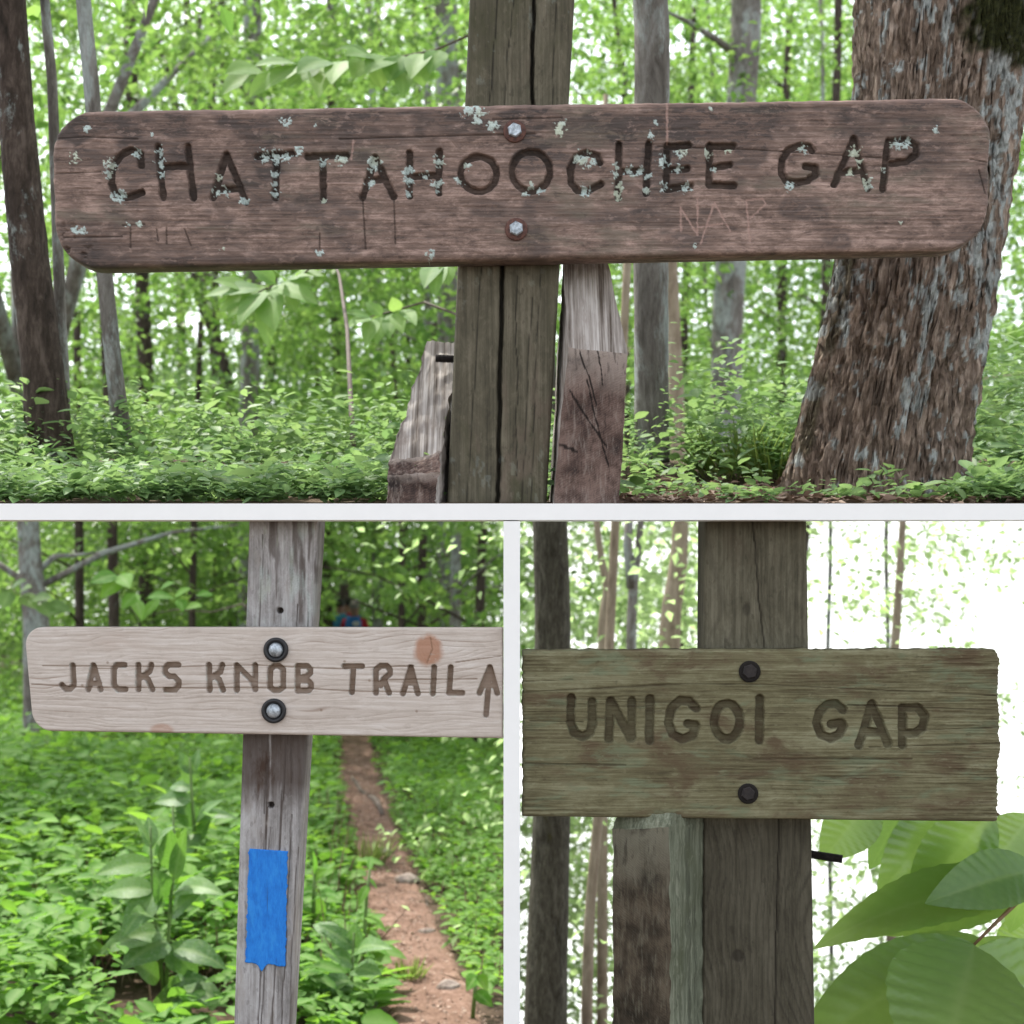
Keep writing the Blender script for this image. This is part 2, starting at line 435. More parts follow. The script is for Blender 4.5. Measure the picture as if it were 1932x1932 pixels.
GAP1 = [
 [(266,312),(264,290),(248,283),(228,292),(212,318),(209,345),(218,366),(238,373),(268,363)],
 [(298,277),(307,373)],[(354,277),(365,373)],[(310,315),(355,312)],
 [(402,372),(427,290),(464,381)],[(411,359),(449,355)],
 [(485,295),(551,289)],[(523,294),(519,373)], [(580,295),(654,293)],[(609,296),(610,376)],
 [(684,373),(708,297),(742,370)],[(692,341),(726,337)],
 [(773,289),(773,370)],[(829,286),(828,364)],[(776,333),(827,330)],
 ell(903,328,34,33), ell(1002,323,36,37),
 [(1132,306),(1126,293),(1107,288),(1087,296),(1076,318),(1077,344),(1090,360),(1110,360),(1134,347)],
 [(1168,272),(1166,374)],[(1224,270),(1219,364)],[(1170,323),(1221,322)],
 [(1259,274),(1257,356)],[(1260,277),(1300,274)],[(1260,321),(1297,318)],[(1257,357),(1304,350)],
 [(1339,274),(1338,348)],[(1338,276),(1383,276)],[(1339,316),(1376,311)],[(1338,348),(1385,350)],
 [(1533,284),(1528,276),(1510,274),(1489,282),(1476,301),(1474,325),(1483,341),(1503,345),(1526,340),(1540,328),(1538,316),(1520,314)],
 [(1574,348),(1611,262),(1638,356)],[(1586,325),(1627,321)],
 [(1676,267),(1666,357)],[(1676,266),(1709,262),(1729,274),(1729,291),(1712,304),(1682,308)]]
SCR1 = [[(1285,436),(1284,392),(1316,443),(1316,375)],[(1322,459),(1348,382),(1378,436)],[(1317,429),(1363,422)],[(1415,456),(1408,378),(1439,375),(1445,385),(1415,412)],
 [(667,265),(663,300)],[(1258,130),(1259,270)]]
CUT1 = [[(231,425),(273,423)],[(246,425),(246,467)],[(295,432),(298,454)],[(314,430),(314,460)],[(348,432),(360,463)],[(603,440),(603,470)],[(1847,321),(1859,365)],[(1830,300),(1862,306)],
 [(95,262),(160,258),(260,262)],[(100,328),(190,324)],[(640,262),(900,255),(1010,252)],[(1240,276),(1420,282),(1700,300)],[(120,448),(230,446)],[(930,225),(1060,222)],[(684,374),(690,470)],[(743,372),(746,460)]]
LICH1 = [(165,242,6),(141,298,9),(141,434,8),(153,436,8),(209,312,12),(204,325,8),(220,373,11),(229,366,7),(254,288,9),(301,286,10),(302,306,9),(304,328,6),(412,335,8),(410,362,9),(424,361,9),(460,378,9),
 (499,296,12),(522,296,12),(541,296,10),(518,328,8),(518,345,6),(518,362,9),(564,285,9),(609,306,8),(644,301,11),(610,375,6),(541,233,9),(530,228,5),(286,256,5),(602,478,7),
 (703,309,13),(720,306,6),(700,343,9),(647,299,9),(771,322,10),(771,340,9),(771,364,6),(829,302,10),(826,347,10),(803,331,8),(886,210,15),(902,212,15),(900,225,10),(929,238,10),(1058,236,10),(1056,248,8),
 (1103,299,14),(1120,304,10),(1092,296,8),(1003,349,6),(992,367,6),(1020,360,7),(865,343,7),(882,312,7),(1103,362,10),(1161,310,8),(1161,328,8),(1167,350,9),(1165,366,8),(1190,323,10),(1206,323,9),(1220,331,7),(1220,357,6),
 (1252,302,10),(1255,352,9),(1228,257,7),(1237,233,6),(813,481,8),(1284,287,10),(1280,321,10),(1294,355,10),(1334,286,9),(1375,284,7),(1346,318,6),(1516,279,9),(1489,350,9),(1614,284,11),(1621,304,9),(1633,343,10),(1606,325,8),
 (1695,270,11),(1712,270,9),(1766,245,6),(1668,318,5),(1310,466,5),(1638,352,7),(596,238,4),(1340,205,4),(1700,420,4),(240,423,5),(262,423,5),(420,470,4)]

def fn1(X, Y, de):
    D = dist_field(X, Y, GAP1)
    wob = (fbm(X * .12, Y * .12, 11, 2) - .5) * 3
    g = sstep(7.8, 4.4, D + wob)
    sc = sstep(2.6, .8, dist_field(X, Y, SCR1) + (fbm(X * .3, Y * .3, 12, 2) - .5) * 3.5)
    cu = sstep(2.2, .6, dist_field(X, Y, CUT1))
    li = lichen_mask(X, Y, LICH1)
    rough = (fbm(X * .012, Y * .30, 21, 4) - .5) * .0022 + (fbm(X * .05, Y * .8, 31, 3) - .5) * .0012
    rot = sstep(.55, .75, fbm(X * .05, Y * .07, 41, 4)) * sstep(60, 5, np.hypot(X - 130, Y - 462)) * .010
    disp = rough - g * .0090 - cu * .0018 - sc * .0004 + li * .0012 - rot
    return disp, dict(groove=np.maximum(np.maximum(g * (0.86 + .14 * fbm(X * .1, Y * .1, 5, 2)), cu * .8), np.clip(rot * 80, 0, .7)), lichen=li, scratch=np.maximum(sc * .85, .42 * sstep(15, 5, Y - (209 - 27 * (X - 92) / 1782) + (fbm(X * .06, Y * .3, 48, 3) - .5) * 12)), stain=np.clip(sstep(.38, .62, fbm(X * .011, Y * .03, 45, 4)) * sstep(330, 215, Y + (X - 900) * .02 + 60 * (fbm(X * .01, Y * .01, 46, 2) - .5)) + .8 * sstep(.55, .7, fbm(X * .012, Y * .02, 47, 3)), 0, 1))

kA = 500 / 1932 * .94428; kB = 510 / 1932 * .94428
JK = mp([[(405,1158),(412,1310),(385,1342),(350,1342),(322,1310)], [(525,1345),(565,1158),(620,1345)],[(545,1300),(610,1300)],
 [(805,1155),(745,1155),(722,1185),(722,1310),(755,1345),(812,1345)], [(912,1155),(912,1345)],[(1012,1155),(998,1205),(930,1255)],[(945,1240),(985,1265),(1020,1345)],
 [(1220,1155),(1140,1155),(1118,1180),(1118,1215),(1150,1245),(1190,1245),(1222,1280),(1222,1315),(1195,1348),(1122,1348)],
 [(1458,1155),(1462,1350)],[(1560,1155),(1545,1208),(1478,1255)],[(1495,1240),(1535,1268),(1566,1350)],
 [(1672,1350),(1672,1158),(1790,1275)],[(1815,1345),(1815,1158)],[(1790,1275),(1815,1345)]], 37.8, 972.6, kA) + \
 mp([[(150,1165),(180,1138),(215,1138),(248,1165),(248,1300),(215,1325),(180,1325),(148,1300),(150,1165)],
 [(358,1140),(358,1330)],[(358,1140),(430,1140),(453,1165),(453,1195),(425,1222),(375,1228)],[(385,1252),(440,1255),(458,1275),(458,1305),(440,1328),(358,1328)],
 [(712,1142),(845,1142)],[(780,1145),(768,1340)],[(950,1345),(950,1170),(985,1140),(1035,1140),(1057,1170),(1057,1200),(1010,1240),(1050,1345)],[(955,1280),(1015,1270)],[(1010,1240),(985,1290)],
 [(1155,1350),(1215,1150),(1268,1350)],[(1190,1270),(1240,1270)],[(1205,1210),(1225,1240)],[(1392,1150),(1382,1350)],[(1518,1150),(1505,1345),(1605,1345)],
 [(1735,1345),(1815,1150),(1870,1345)],[(1780,1290),(1845,1290)],[(1795,1240),(1835,1240)],[(1812,1200),(1785,1510)]], 472.1, 972.6, kB)
CRK2 = [[(80,1256),(330,1258),(480,1255),(640,1262),(780,1256)],[(60,1291),(160,1297),(340,1298),(560,1298),(660,1304),(860,1308)],[(180,1262),(215,1262)],[(720,1283),(900,1281)],[(860,1250),(945,1238)]]
KN = (808, 1226)
def fn2(X, Y, de):
    D = dist_field(X, Y, JK)
    g = sstep(5.9, 4.3, D)
    ck = sstep(1.7, .5, dist_field(X, Y, CRK2) + (fbm(X * .02, Y * .1, 3, 2) - .5))
    kd = np.hypot(X - KN[0], (Y - KN[1]) * .9)
    kn = sstep(32, 20, kd + (fbm(X * .1, Y * .1, 4, 2) - .5) * 6)
    k2 = sstep(16, 10, np.hypot((X - 305) * .6, Y - 1378))
    push = 26 * np.exp(-((X - KN[0]) / 70) ** 2) * np.exp(-(np.abs(Y - KN[1]) / 55)) * np.sign(Y - KN[1])
    yy = Y - push + (fbm(X * .006, Y * .02, 15, 3) - .5) * 42 + .00006 * (X - 400) ** 2 + 9 * np.exp(-((X - 60) / 90) ** 2) * (Y - 1285) / 40
    ring = .5 + .5 * np.sin(yy * .62 + 2.2 * np.sin(yy * .11))
    ring = ring ** 3 * (.4 + .6 * fbm(X * .01, Y * .06, 17, 2))
    kring = .5 + .5 * np.sin(kd * 1.1)
    ring = np.where(kn > .5, kring * .4, ring)
    kcrack = sstep(1.8, .6, dist_field(X, Y, [[(812, 1203), (816, 1225), (806, 1250)]]))
    holes = [(203, 1250), (155, 1293), (650, 1248), (697, 1284), (606, 1340), (786, 1342)]
    ho = np.zeros(X.shape)
    for hx, hy in holes: ho = np.maximum(ho, sstep(3.4, 1.5, np.hypot(X - hx, Y - hy)))
    disp = (fbm(X * .02, Y * .35, 24, 3) - .5) * .0009 - ring * .0006 - g * .011 - ck * .0016 - kcrack * .0012 + kn * .0006
    fuzz = sstep(.58, .68, fbm(X * .2, Y * .2, 28, 2)) * sstep(7.5, 5.5, D) * (1 - g)
    return disp, dict(groove=np.clip(g * (.72 + .28 * fbm(X * .06, Y * .06, 6, 2)) + ck * .8 + kcrack * .6 + ho * .7, 0, 1), ring=ring, knot=np.maximum(kn, k2 * .6), lichen=fuzz * .45)

UG = mp([[(430,1410),(425,1600),(455,1680),(520,1712),(575,1680),(595,1600),(592,1440)],[(720,1725),(735,1430),(890,1720)],[(900,1430),(895,1720)],[(1040,1420),(1035,1740)],
 [(1395,1490),(1340,1435),(1270,1432),(1205,1490),(1185,1600),(1215,1690),(1290,1728),(1370,1700),(1392,1620),(1330,1610)], ell(1635,1590,100,138), [(1888,1420),(1884,1740)]], 972.6, 972.6, kA) + \
 mp([[(700,1470),(650,1428),(580,1432),(520,1490),(500,1570),(530,1655),(600,1690),(670,1660),(700,1600),(690,1575),(610,1580)],[(820,1740),(920,1430),(1040,1730)],[(860,1640),(995,1640)],
 [(1150,1740),(1150,1460),(1260,1455),(1320,1520),(1300,1610),(1240,1650),(1160,1650)]], 1416.5, 972.6, kB)
CRK3 = [[(984,1306),(1300,1290),(1450,1292),(1880,1312)],[(984,1286),(1080,1282)],[(1420,1432),(1720,1432)],[(1600,1330),(1880,1340)],[(1640,1410),(1888,1402)],[(1000,1360),(1100,1362)],[(1700,1380),(1885,1372)],[(990,1440),(1180,1444)]]
def fn3(X, Y, de):
    D = dist_field(X, Y, UG)
    wob = (fbm(X * .07, Y * .07, 13, 3) - .5) * 3
    g = sstep(9.6, 6.0, D + wob)
    ck = sstep(1.8, .5, dist_field(X, Y, CRK3) + (fbm(X * .03, Y * .1, 3, 2) - .5) * 2)
    worn = sstep(.45, .65, fbm(X * .004, Y * .03, 44, 3) + .25 * sstep(1650, 1880, X) + .2 * sstep(1090, 990, X) - .1)
    fib = fbm(X * .016, Y * .55, 25, 4)
    disp = (fib - .5) * (.0014 + .0035 * worn) - g * .0095 - ck * .0022 + (fbm(X * .005, Y * .02, 29, 2) - .5) * .003
    return disp, dict(groove=np.clip(g * (.42 + .5 * fbm(X * .05, Y * .05, 7, 2)) + ck * .7 + worn * .35 * sstep(.5, .3, fib), 0, 1))

# ------------------------------------------------------------------ small hardware
def frame_from(n):
    n = Vector(n).normalized(); a = Vector((0, 0, 1)) if abs(n.z) < .9 else Vector((1, 0, 0))
    s = a.cross(n).normalized(); t = n.cross(s); return np.array(s), np.array(t), np.array(n)
def lathe(name, c, n, prof, sides, mat, parent, smooth=True, rot=0.0, sx=1.0):
    s, t, n = frame_from(n)
    V = []; Fc = []
    for (r, h) in prof:
        for i in range(sides):
            a = 2 * math.pi * i / sides + rot
            V.append(np.asarray(c) + s * r * math.cos(a) * sx + t * r * math.sin(a) + n * h)
    for k in range(len(prof) - 1):
        for i in range(sides):
            j = (i + 1) % sides
            Fc.append([k * sides + i, k * sides + j, (k + 1) * sides + j, (k + 1) * sides + i])
    Fc.append(list(range((len(prof) - 1) * sides, len(prof) * sides)))
    Fc.append(list(range(sides))[::-1])
    return mk(name, V, Fc, mat, parent, smooth=smooth)
def tube_mesh(pts, rad, sides=10, jitter=0, seed=0, cap=True, flute=0):
    pts = np.asarray(pts, float); n = len(pts)
    V = []; Fc = []
    for k in range(n):
        t = pts[min(k + 1, n - 1)] - pts[max(k - 1, 0)]; t = t / np.linalg.norm(t)
        a = np.array([0, 1, 0]) if abs(t[1]) < .9 else np.array([1, 0, 0])
        s = np.cross(t, a); s /= np.linalg.norm(s); q = np.cross(s, t)
        for i in range(sides):
            an = 2 * math.pi * i / sides
            r = rad[k] * (1 + jitter * (random.random() - .5) + flute * math.cos(3 * an + seed))
            V.append(pts[k] + s * math.cos(an) * r + q * math.sin(an) * r)
    for k in range(n - 1):
        for i in range(sides):
            j = (i + 1) % sides
            Fc.append([k * sides + i, k * sides + j, (k + 1) * sides + j, (k + 1) * sides + i])
    if cap:
        Fc.append(list(range(sides))[::-1]); Fc.append([(n - 1) * sides + i for i in range(sides)])
    return V, Fc
def join(parts):
    V = []; Fc = []
    for v, f in parts:
        o = len(V); V += list(v); Fc += [[i + o for i in q] for q in f]
    return V, Fc
def rod(name, p0, p1, r, mat, parent):
    """threaded rod: rings of alternating radius"""
    p0 = np.array(p0); p1 = np.array(p1); L = np.linalg.norm(p1 - p0); n = max(6, int(L / .0012))
    pts = [p0 + (p1 - p0) * k / n for k in range(n + 1)]
    V, Fc = tube_mesh(pts, [r * (1 if k % 2 else .82) for k in range(n + 1)], 10)
    return mk(name, V, Fc, mat, parent, smooth=False)
def patches(name, quads, mats, parent, n=14, amp=.003, grooves=None, fs=22, fade=.30):
    """body of quad patches; shared position noise keeps the seams closed"""
    V = []; Fs = []; idx = []; gv = []; lv = []
    for qi, (q, mi) in enumerate(quads):
        a, b, c, d = [np.array(x, float) for x in q]
        o = len(V)
        for j in range(n + 1):
            for i in range(n + 1):
                u, v = i / n, j / n
                p = (a * (1 - u) + b * u) * (1 - v) + (d * (1 - u) + c * u) * v
                nv = np.array(mnoise.noise_vector(Vector(p * fs))) + .5 * np.array(mnoise.noise_vector(Vector(p * fs * 4)))
                V.append(p + nv * amp); gv.append(grooves(qi, u, v) if grooves else 0)
                lv.append(max(0., 1 - (v + .04 * nv[0]) / fade) if mi == 1 else 0.)
        for j in range(n):
            for i in range(n):
                k = o + j * (n + 1) + i
                Fs.append([k, k + 1, k + n + 2, k + n + 1]); idx.append(mi)
    ob = mk(name, V, Fs, mats, parent, attrs={'groove': gv, 'lichen': lv, 'scratch': np.zeros(len(V))})
    ob.data.polygons.foreach_set("material_index", np.array(idx, np.int32)); ob.data.update()
    return ob

# ------------------------------------------------------------------ terrain
TRAIL_PX = [(700,1300,20),(684,1345,25),(672,1395,32),(675,1480,40),(700,1560,46),(740,1680,60),(772,1780,74),(806,1890,86),(850,2000,100)]
def gz_left(x, y):
    y = np.asarray(y, float); x = np.asarray(x, float)
    return -.015 * np.clip(y, 0, 200) + .06 * (fbm(x * .6 + 9, y * .6 + 40, 61, 3) - .5) + .03 * np.clip(-x - 1.2, 0, 12) * sstep(4, 8, y)
def gz(x, y):
    x = np.asarray(x, float); y = np.asarray(y, float)
    s = sstep(0.0, .25, x) * sstep(3.5, 7, y)
    return gz_left(x, y) - s * (1.0 * np.clip(y - 3.5, 0, 200) + .3)
def grid_sheet(name, xs, ys, zf, mat):
    X, Y = np.meshgrid(xs, ys)
    Z = zf(X, Y)
    n = len(xs)
    i = np.arange(len(ys) - 1)[:, None] * n + np.arange(n - 1)[None]
    Fq = np.stack([i, i + 1, i + n + 1, i + n], -1).reshape(-1, 4)
    return mk(name, np.stack([X, Y, Z], -1).reshape(-1, 3), Fq, mat)
xs = np.unique(np.concatenate([np.linspace(-60, -6, 30), np.linspace(-6, 6, 121), np.linspace(6, 60, 30)]))
ys = np.unique(np.concatenate([np.linspace(-40, 0, 20), np.linspace(0, 24, 150), np.linspace(24, 90, 40)]))
tag(grid_sheet("ground", xs, ys, gz, M['soil']), kind='structure')

tr = []
for (px, py, hw) in TRAIL_PX:
    dd = 1.6 / ((py - EYE_PY) / F - .015 + 1e-6)
    dd = float(np.clip(dd, 3, 60))
    tr.append((dd, (px - CX) / F * dd, hw / F * dd))
tr.sort()
tr_d = np.array([t[0] for t in tr]); tr_x = np.array([t[1] for t in tr]); tr_h = np.array([t[2] for t in tr])
tr_d = np.append(tr_d, 60); tr_x = np.append(tr_x, (655 - CX) / F * 60); tr_h = np.append(tr_h, .5)
def trail_x(d): return np.interp(d, tr_d, tr_x)
def trail_h(d): return np.interp(d, tr_d, tr_h)
yy = np.concatenate([np.linspace(3.2, 16, 260), np.linspace(16.2, 55, 120)])
uu = np.linspace(-1, 1, 33)
Yt = np.repeat(yy[:, None], 33, 1)
Wd = (trail_h(yy) * 1.12)[:, None] * (1 + .22 * (fbm(yy * 1.3, yy * 0, 71, 3) - .5)[:, None])
Xt = trail_x(yy)[:, None] + uu[None] * Wd
Zt = gz_left(Xt, Yt) + .020 + .03 * (fbm(Xt * 7, Yt * 7, 73, 4) - .5) - .012 * (1 - uu[None] ** 2) - .040 * np.maximum(np.abs(uu[None]) - .75, 0) * 4
i = np.arange(len(yy) - 1)[:, None] * 33 + np.arange(32)[None]
tag(mk("trail", np.stack([Xt, Yt, Zt], -1).reshape(-1, 3), np.stack([i, i + 1, i + 34, i + 33], -1).reshape(-1, 4), M['trail']), kind='structure')

# upper bank carried by the white ledge
LD = 2.44
def ledge_py(d): return np.interp(d, [2.44, 3.0, 3.75], [949, 944, 868])
def uz(x, y):
    return EYE + (EYE_PY - ledge_py(y)) / F * y + .03 * (fbm(np.asarray(x) * 5 + 20, np.asarray(y) * 5, 81, 3) - .5) * sstep(2.5, 2.8, y)
def box(name, x0, x1, y0, y1, z0, z1, mat, parent=None, origin=None):
    V = [(x, y, z) for x in (x0, x1) for y in (y0, y1) for z in (z0, z1)]
    Fc = [[0, 1, 3, 2], [4, 6, 7, 5], [0, 4, 5, 1], [2, 3, 7, 6], [0, 2, 6, 4], [1, 5, 7, 3]]
    return mk(name, V, Fc, mat, parent, smooth=False, origin=origin)
zl0 = P(0, 981, LD)[2]; zl1 = P(0, 950, LD)[2]
XW = 1.75
led = box("gutter_ledge", -XW, XW, LD, LD + .05, zl0, zl1, M['white_paint'], origin=(0, LD, zl0))  # white gutter between upper and lower scenes, added as a solid strip
tag(led, "thin white gutter strip, added as a ledge edge running under the reddish sign's bank", "gutter_ledge")
# bank body
xs2 = np.linspace(-XW, XW, 90); ys2 = np.linspace(LD + .051, 3.75, 60)
X, Y = np.meshgrid(xs2, ys2); Z = uz(X, Y)
top = np.stack([X, Y, Z], -1).reshape(-1, 3)
Zb = zl0 + .004 + (Y - LD) * .12
bot = np.stack([X, Y, Zb], -1).reshape(-1, 3)
n = 90; m_ = 60
i = np.arange(m_ - 1)[:, None] * n + np.arange(n - 1)[None]
ft = np.stack([i, i + 1, i + n + 1, i + n], -1).reshape(-1, 4)
lp = np.concatenate([np.arange(n - 1), np.arange(m_ - 1) * n + n - 1, (m_ - 1) * n + np.arange(n - 1, 0, -1), np.arange(m_ - 1, 0, -1) * n])
ln = np.roll(lp, -1); N = len(top)
sd = np.stack([lp, lp + N, ln + N, ln], -1)
tag(mk("bank", np.concatenate([top, bot]), [ft, ft[:, ::-1] + N, sd], M['soil']), kind='structure')

px_m = LD / F
part_w = box("gutter_wall", (950 - CX) * px_m, (981 - CX) * px_m, LD, 4.6, -.4, zl0 - .002, M['white_paint'], origin=(0, LD, -.1))  # gutter between the two lower scenes, added as a solid white panel
tag(part_w, "thin white upright gutter strip, added as a partition between the pale arrow sign and the mossy sign", "gutter")

# ------------------------------------------------------------------ leaf builders
def norm(a): return a / np.maximum(np.linalg.norm(a, axis=-1, keepdims=True), 1e-9)
def leaf_geo(Pb, D, Nn, L, W, hi=False, droop=.15):
    D = norm(D); S = norm(np.cross(D, Nn)); U = np.cross(S, D)
    n = len(Pb); L = L[:, None]; W = W[:, None]
    if not hi:
        v = [Pb, Pb + D * L * .42 + S * W * .5 + U * W * .12, Pb + D * L - U * L * droop, Pb + D * L * .42 - S * W * .5 + U * W * .12]
        V = np.stack(v, 1).reshape(-1, 3); b = np.arange(n)[:, None] * 4
        return V, np.concatenate([b + np.array([[0, 1, 2]]), b + np.array([[0, 2, 3]])]), 4
    v = [Pb,
         Pb + D * L * .22 + S * W * .40 + U * W * .12, Pb + D * L * .52 + S * W * .5 + U * (W * .12 - L * droop * .3), Pb + D * L * .8 + S * W * .27 + U * (W * .08 - L * droop * .65),
         Pb + D * L - U * L * droop,
         Pb + D * L * .8 - S * W * .27 + U * (W * .08 - L * droop * .65), Pb + D * L * .52 - S * W * .5 + U * (W * .12 - L * droop * .3), Pb + D * L * .22 - S * W * .40 + U * W * .12,
         Pb + D * L * .22, Pb + D * L * .52 - U * L * droop * .3, Pb + D * L * .8 - U * L * droop * .65]
    V = np.stack(v, 1).reshape(-1, 3); b = np.arange(n)[:, None] * 11
    t = np.concatenate([b + np.array([[0, 8, 1]]), b + np.array([[0, 7, 8]]), b + np.array([[3, 10, 4]]), b + np.array([[10, 5, 4]])])
    q = np.concatenate([b + np.array([[1, 8, 9, 2]]), b + np.array([[2, 9, 10, 3]]), b + np.array([[8, 7, 6, 9]]), b + np.array([[9, 6, 5, 10]])])
    return V, [t, q], 11
def leaves_obj(name, Pb, D, Nn, L, W, tint, mat, parent=None, hi=False, droop=.15, origin=None):
    V, Fc, k = leaf_geo(Pb, D, Nn, L, W, hi, droop)
    at = {'tint': np.repeat(np.clip(tint, 0, 1), k)}
    if hi:
        ve = np.zeros(k); ve[[0, 8, 9, 10]] = 1; at['vein'] = np.tile(ve, len(Pb))
    return mk(name, V, Fc, mat, parent, at, smooth=hi, origin=origin)
def randn3(n, s=1): return rng.normal(size=(n, 3)) * s
def sprays(C, rad, per, flat=.16, lsize=.1, lw=.62, up=.75):
    """leaf sets in flattened sprays about centres C"""
    n = len(C) * per
    c = np.repeat(C, per, 0); r = np.repeat(rad, per)
    a = rng.uniform(0, 2 * np.pi, n); q = np.sqrt(rng.random(n))
    tilt = np.repeat(rng.normal(size=(len(C), 2)) * .25, per, 0)
    ox = np.cos(a) * q * r; oy = np.sin(a) * q * r
    oz = tilt[:, 0] * ox + tilt[:, 1] * oy + rng.normal(size=n) * flat * r - .25 * r * q * q
    Pb = c + np.stack([ox, oy, oz], -1)
    D = np.stack([np.cos(a), np.sin(a), rng.normal(size=n) * .35 - .25], -1) + randn3(n, .5)
    Nn = np.array([0, 0, up]) + randn3(n, .42)
    L = lsize * rng.uniform(.6, 1.3, n); W = L * lw * rng.uniform(.8, 1.2, n)
    pxx = CX + Pb[:, 0] / Pb[:, 1] * F
    L = np.where((pxx > 628) & (pxx < 706) & (Pb[:, 2] < 1.75) & (Pb[:, 1] > 5) & (Pb[:, 1] < 36), 1e-4, L)      # the trail is kept clear
    return Pb, D, Nn, L, W
def plants(px, py, h, nl, lsize, tint0, spread=.6):
    """little stems, each with nl leaves in two whorls; returns leaf arrays and stem feet/tips"""
    n = len(px)
    N_ = n * nl
    k = np.tile(np.arange(nl), n)
    a = np.repeat(rng.uniform(0, 6.28, n), nl) + k * 2.4 + rng.normal(size=N_) * .3
    lean = np.repeat(rng.normal(size=(n, 2)) * .18, nl, 0)
    hh = np.repeat(h, nl); ls = np.repeat(lsize, nl)
    t = 1 - .55 * (k / nl) - rng.random(N_) * .1
    base = np.repeat(np.stack([px, py], -1), nl, 0)
    z0 = np.repeat(GZ(px, py), nl)
    xy = base + lean * (hh * t)[:, None]
    off = .25 * ls
    Pb = np.stack([xy[:, 0] + np.cos(a) * off, xy[:, 1] + np.sin(a) * off, z0 + hh * t], -1)
    D = np.stack([np.cos(a), np.sin(a), rng.normal(size=N_) * .3 + .15], -1)
    Nn = np.stack([-np.cos(a) * .15, -np.sin(a) * .15, np.ones(N_)], -1) + randn3(N_, .28)
    L = ls * rng.uniform(.65, 1.25, N_); W = L * rng.uniform(.42, .68, N_)
    tint = np.repeat(tint0, nl) + rng.normal(size=N_) * .16
    return Pb, D, Nn, L, W, tint

# ------------------------------------------------------------------ SIGN 1: long reddish sign on the upper bank
d1 = 2.450
s1 = thing("trail_sign", P(940, 948, 2.56), "long reddish sign carved CHATTAHOOCHEE GAP with lichened letters, on a split olive post", "sign")
relief("board", [(92, 209), (1874, 182), (1868, 471), (103, 506)], d1, 1.65, (88, 84, 92, 84), .048, fn1, 11, M['red_board'], s1, rag=4, seed=1)
def fnp1(X, Y, de):
    cx = np.interp(Y, [0, 200, 500, 950], [1007, 1004, 948, 938]); 
    wd = np.interp(Y, [0, 500, 950], [4.2, 5.5, 5.0])
    wob = (fbm(X * 0 + 2, Y * .03, 51, 3) - .5) * 5
    g = sstep(wd, wd * .35, np.abs(X - cx - wob))
    th = np.zeros(X.shape)
    for k, (x0, x1, y0, y1) in enumerate([(945, 915, -60, 300), (975, 950, -60, 200), (1052, 1040, -60, 210), (910, 880, 480, 950), (1003, 985, 560, 950), (975, 975, 520, 900), (1020, 1002, 500, 960)]):
        xc = x0 + (x1 - x0) * (Y - y0) / (y1 - y0) + (fbm(X * 0 + k, Y * .02, 55, 2) - .5) * 6
        th = np.maximum(th, sstep(1.6, .5, np.abs(X - xc)) * ((Y > y0) & (Y < y1)))
    li = sstep(.66, .72, fbm(X * .09, Y * .045, 58, 4)) * sstep(.45, .6, fbm(X * .012, Y * .01, 59, 2)) * .10
    disp = -g * .02 - th * .002 + (fbm(X * .25, Y * .012, 52, 3) - .5) * .0022
    return disp, dict(groove=np.clip(g + th * .8, 0, 1), lichen=li)
relief("post", [(889, -70), (1088, -70), (1031, 955), (843, 955)], 2.502, 2.6, (0, 0, 0, 0), .095, fnp1, 9, M['olive_post'], s1)
for (bx, by, ro) in ((971, 248, .2), (974, 433, .1)):
    c = P(bx, by, d1) ; c[1] = d1 - .0005
    b = lathe("bolt", c, (0, -1, 0), [(.0125, 0), (.0125, .0085), (.0105, .0105)], 6, M['zinc'], s1, False, ro + .5)
    lathe("washer", c, (0, -1, 0), [(.0195, -.002), (.0195, .0022), (.0175, .0034), (.0, .0034)], 28, M['rust'], b)
# right brace: end grain faces the camera, silvered top slopes back to the post
def pr(px, py, d): return P(px, py, d)
A_ = [pr(1072, 655, 2.468), pr(1184, 668, 2.468), pr(1168, 951, 2.468), pr(1044, 951, 2.468)]
B_ = [pr(1062, 488, 2.56), pr(1144, 484, 2.56), pr(1160, 951, 2.66), pr(1036, 951, 2.66)]
def gr1(qi, u, v):
    if qi != 0: return 0
    for (a, b, c, dd) in ((.2, .02, .55, .35), (.5, .0, .62, .22), (.1, .28, .75, .62), (.35, .2, .8, .75), (.02, .62, .3, .66)):
        t = np.clip(((u - a) * (c - a) + (v - b) * (dd - b)) / ((c - a) ** 2 + (dd - b) ** 2), 0, 1)
        if math.hypot(u - a - t * (c - a), v - b - t * (dd - b)) < .010: return .9
    return 0
patches("brace", [((A_[0], A_[1], A_[2], A_[3]), 1), ((B_[0], B_[1], A_[1], A_[0]), 0), ((B_[0], A_[0], A_[3], B_[3]), 0), ((A_[1], B_[1], B_[2], A_[2]), 0), ((B_[1], B_[0], B_[3], B_[2]), 0)],
        [M['brace_grey'], M['end_dark']], s1, 64, .0022, gr1)
A_ = [pr(731, 897, 2.468), pr(828, 893, 2.468), pr(822, 951, 2.468), pr(729, 951, 2.468)]
B_ = [pr(806, 645, 2.66), pr(862, 648, 2.66), pr(868, 951, 2.66), pr(760, 951, 2.66)]
C_ = [pr(737, 870, 2.49), pr(835, 850, 2.50)]
br = patches("brace", [((A_[0], A_[1], A_[2], A_[3]), 1), ((B_[0], B_[1], C_[1], C_[0]), 0), ((C_[0], C_[1], A_[1], A_[0]), 1), ((B_[0], A_[0], A_[3], B_[3]), 0), ((A_[1], B_[1], B_[2], A_[2]), 0)],
        [M['brace_grey'], M['end_dark']], s1, 30, .005, None, 40)
br['label'] = "shorter brace with a rotted crumbling end"
rod("threaded_rod", pr(822, 676, 2.56), pr(872, 678, 2.56), .0075, M['dark_iron'], s1)

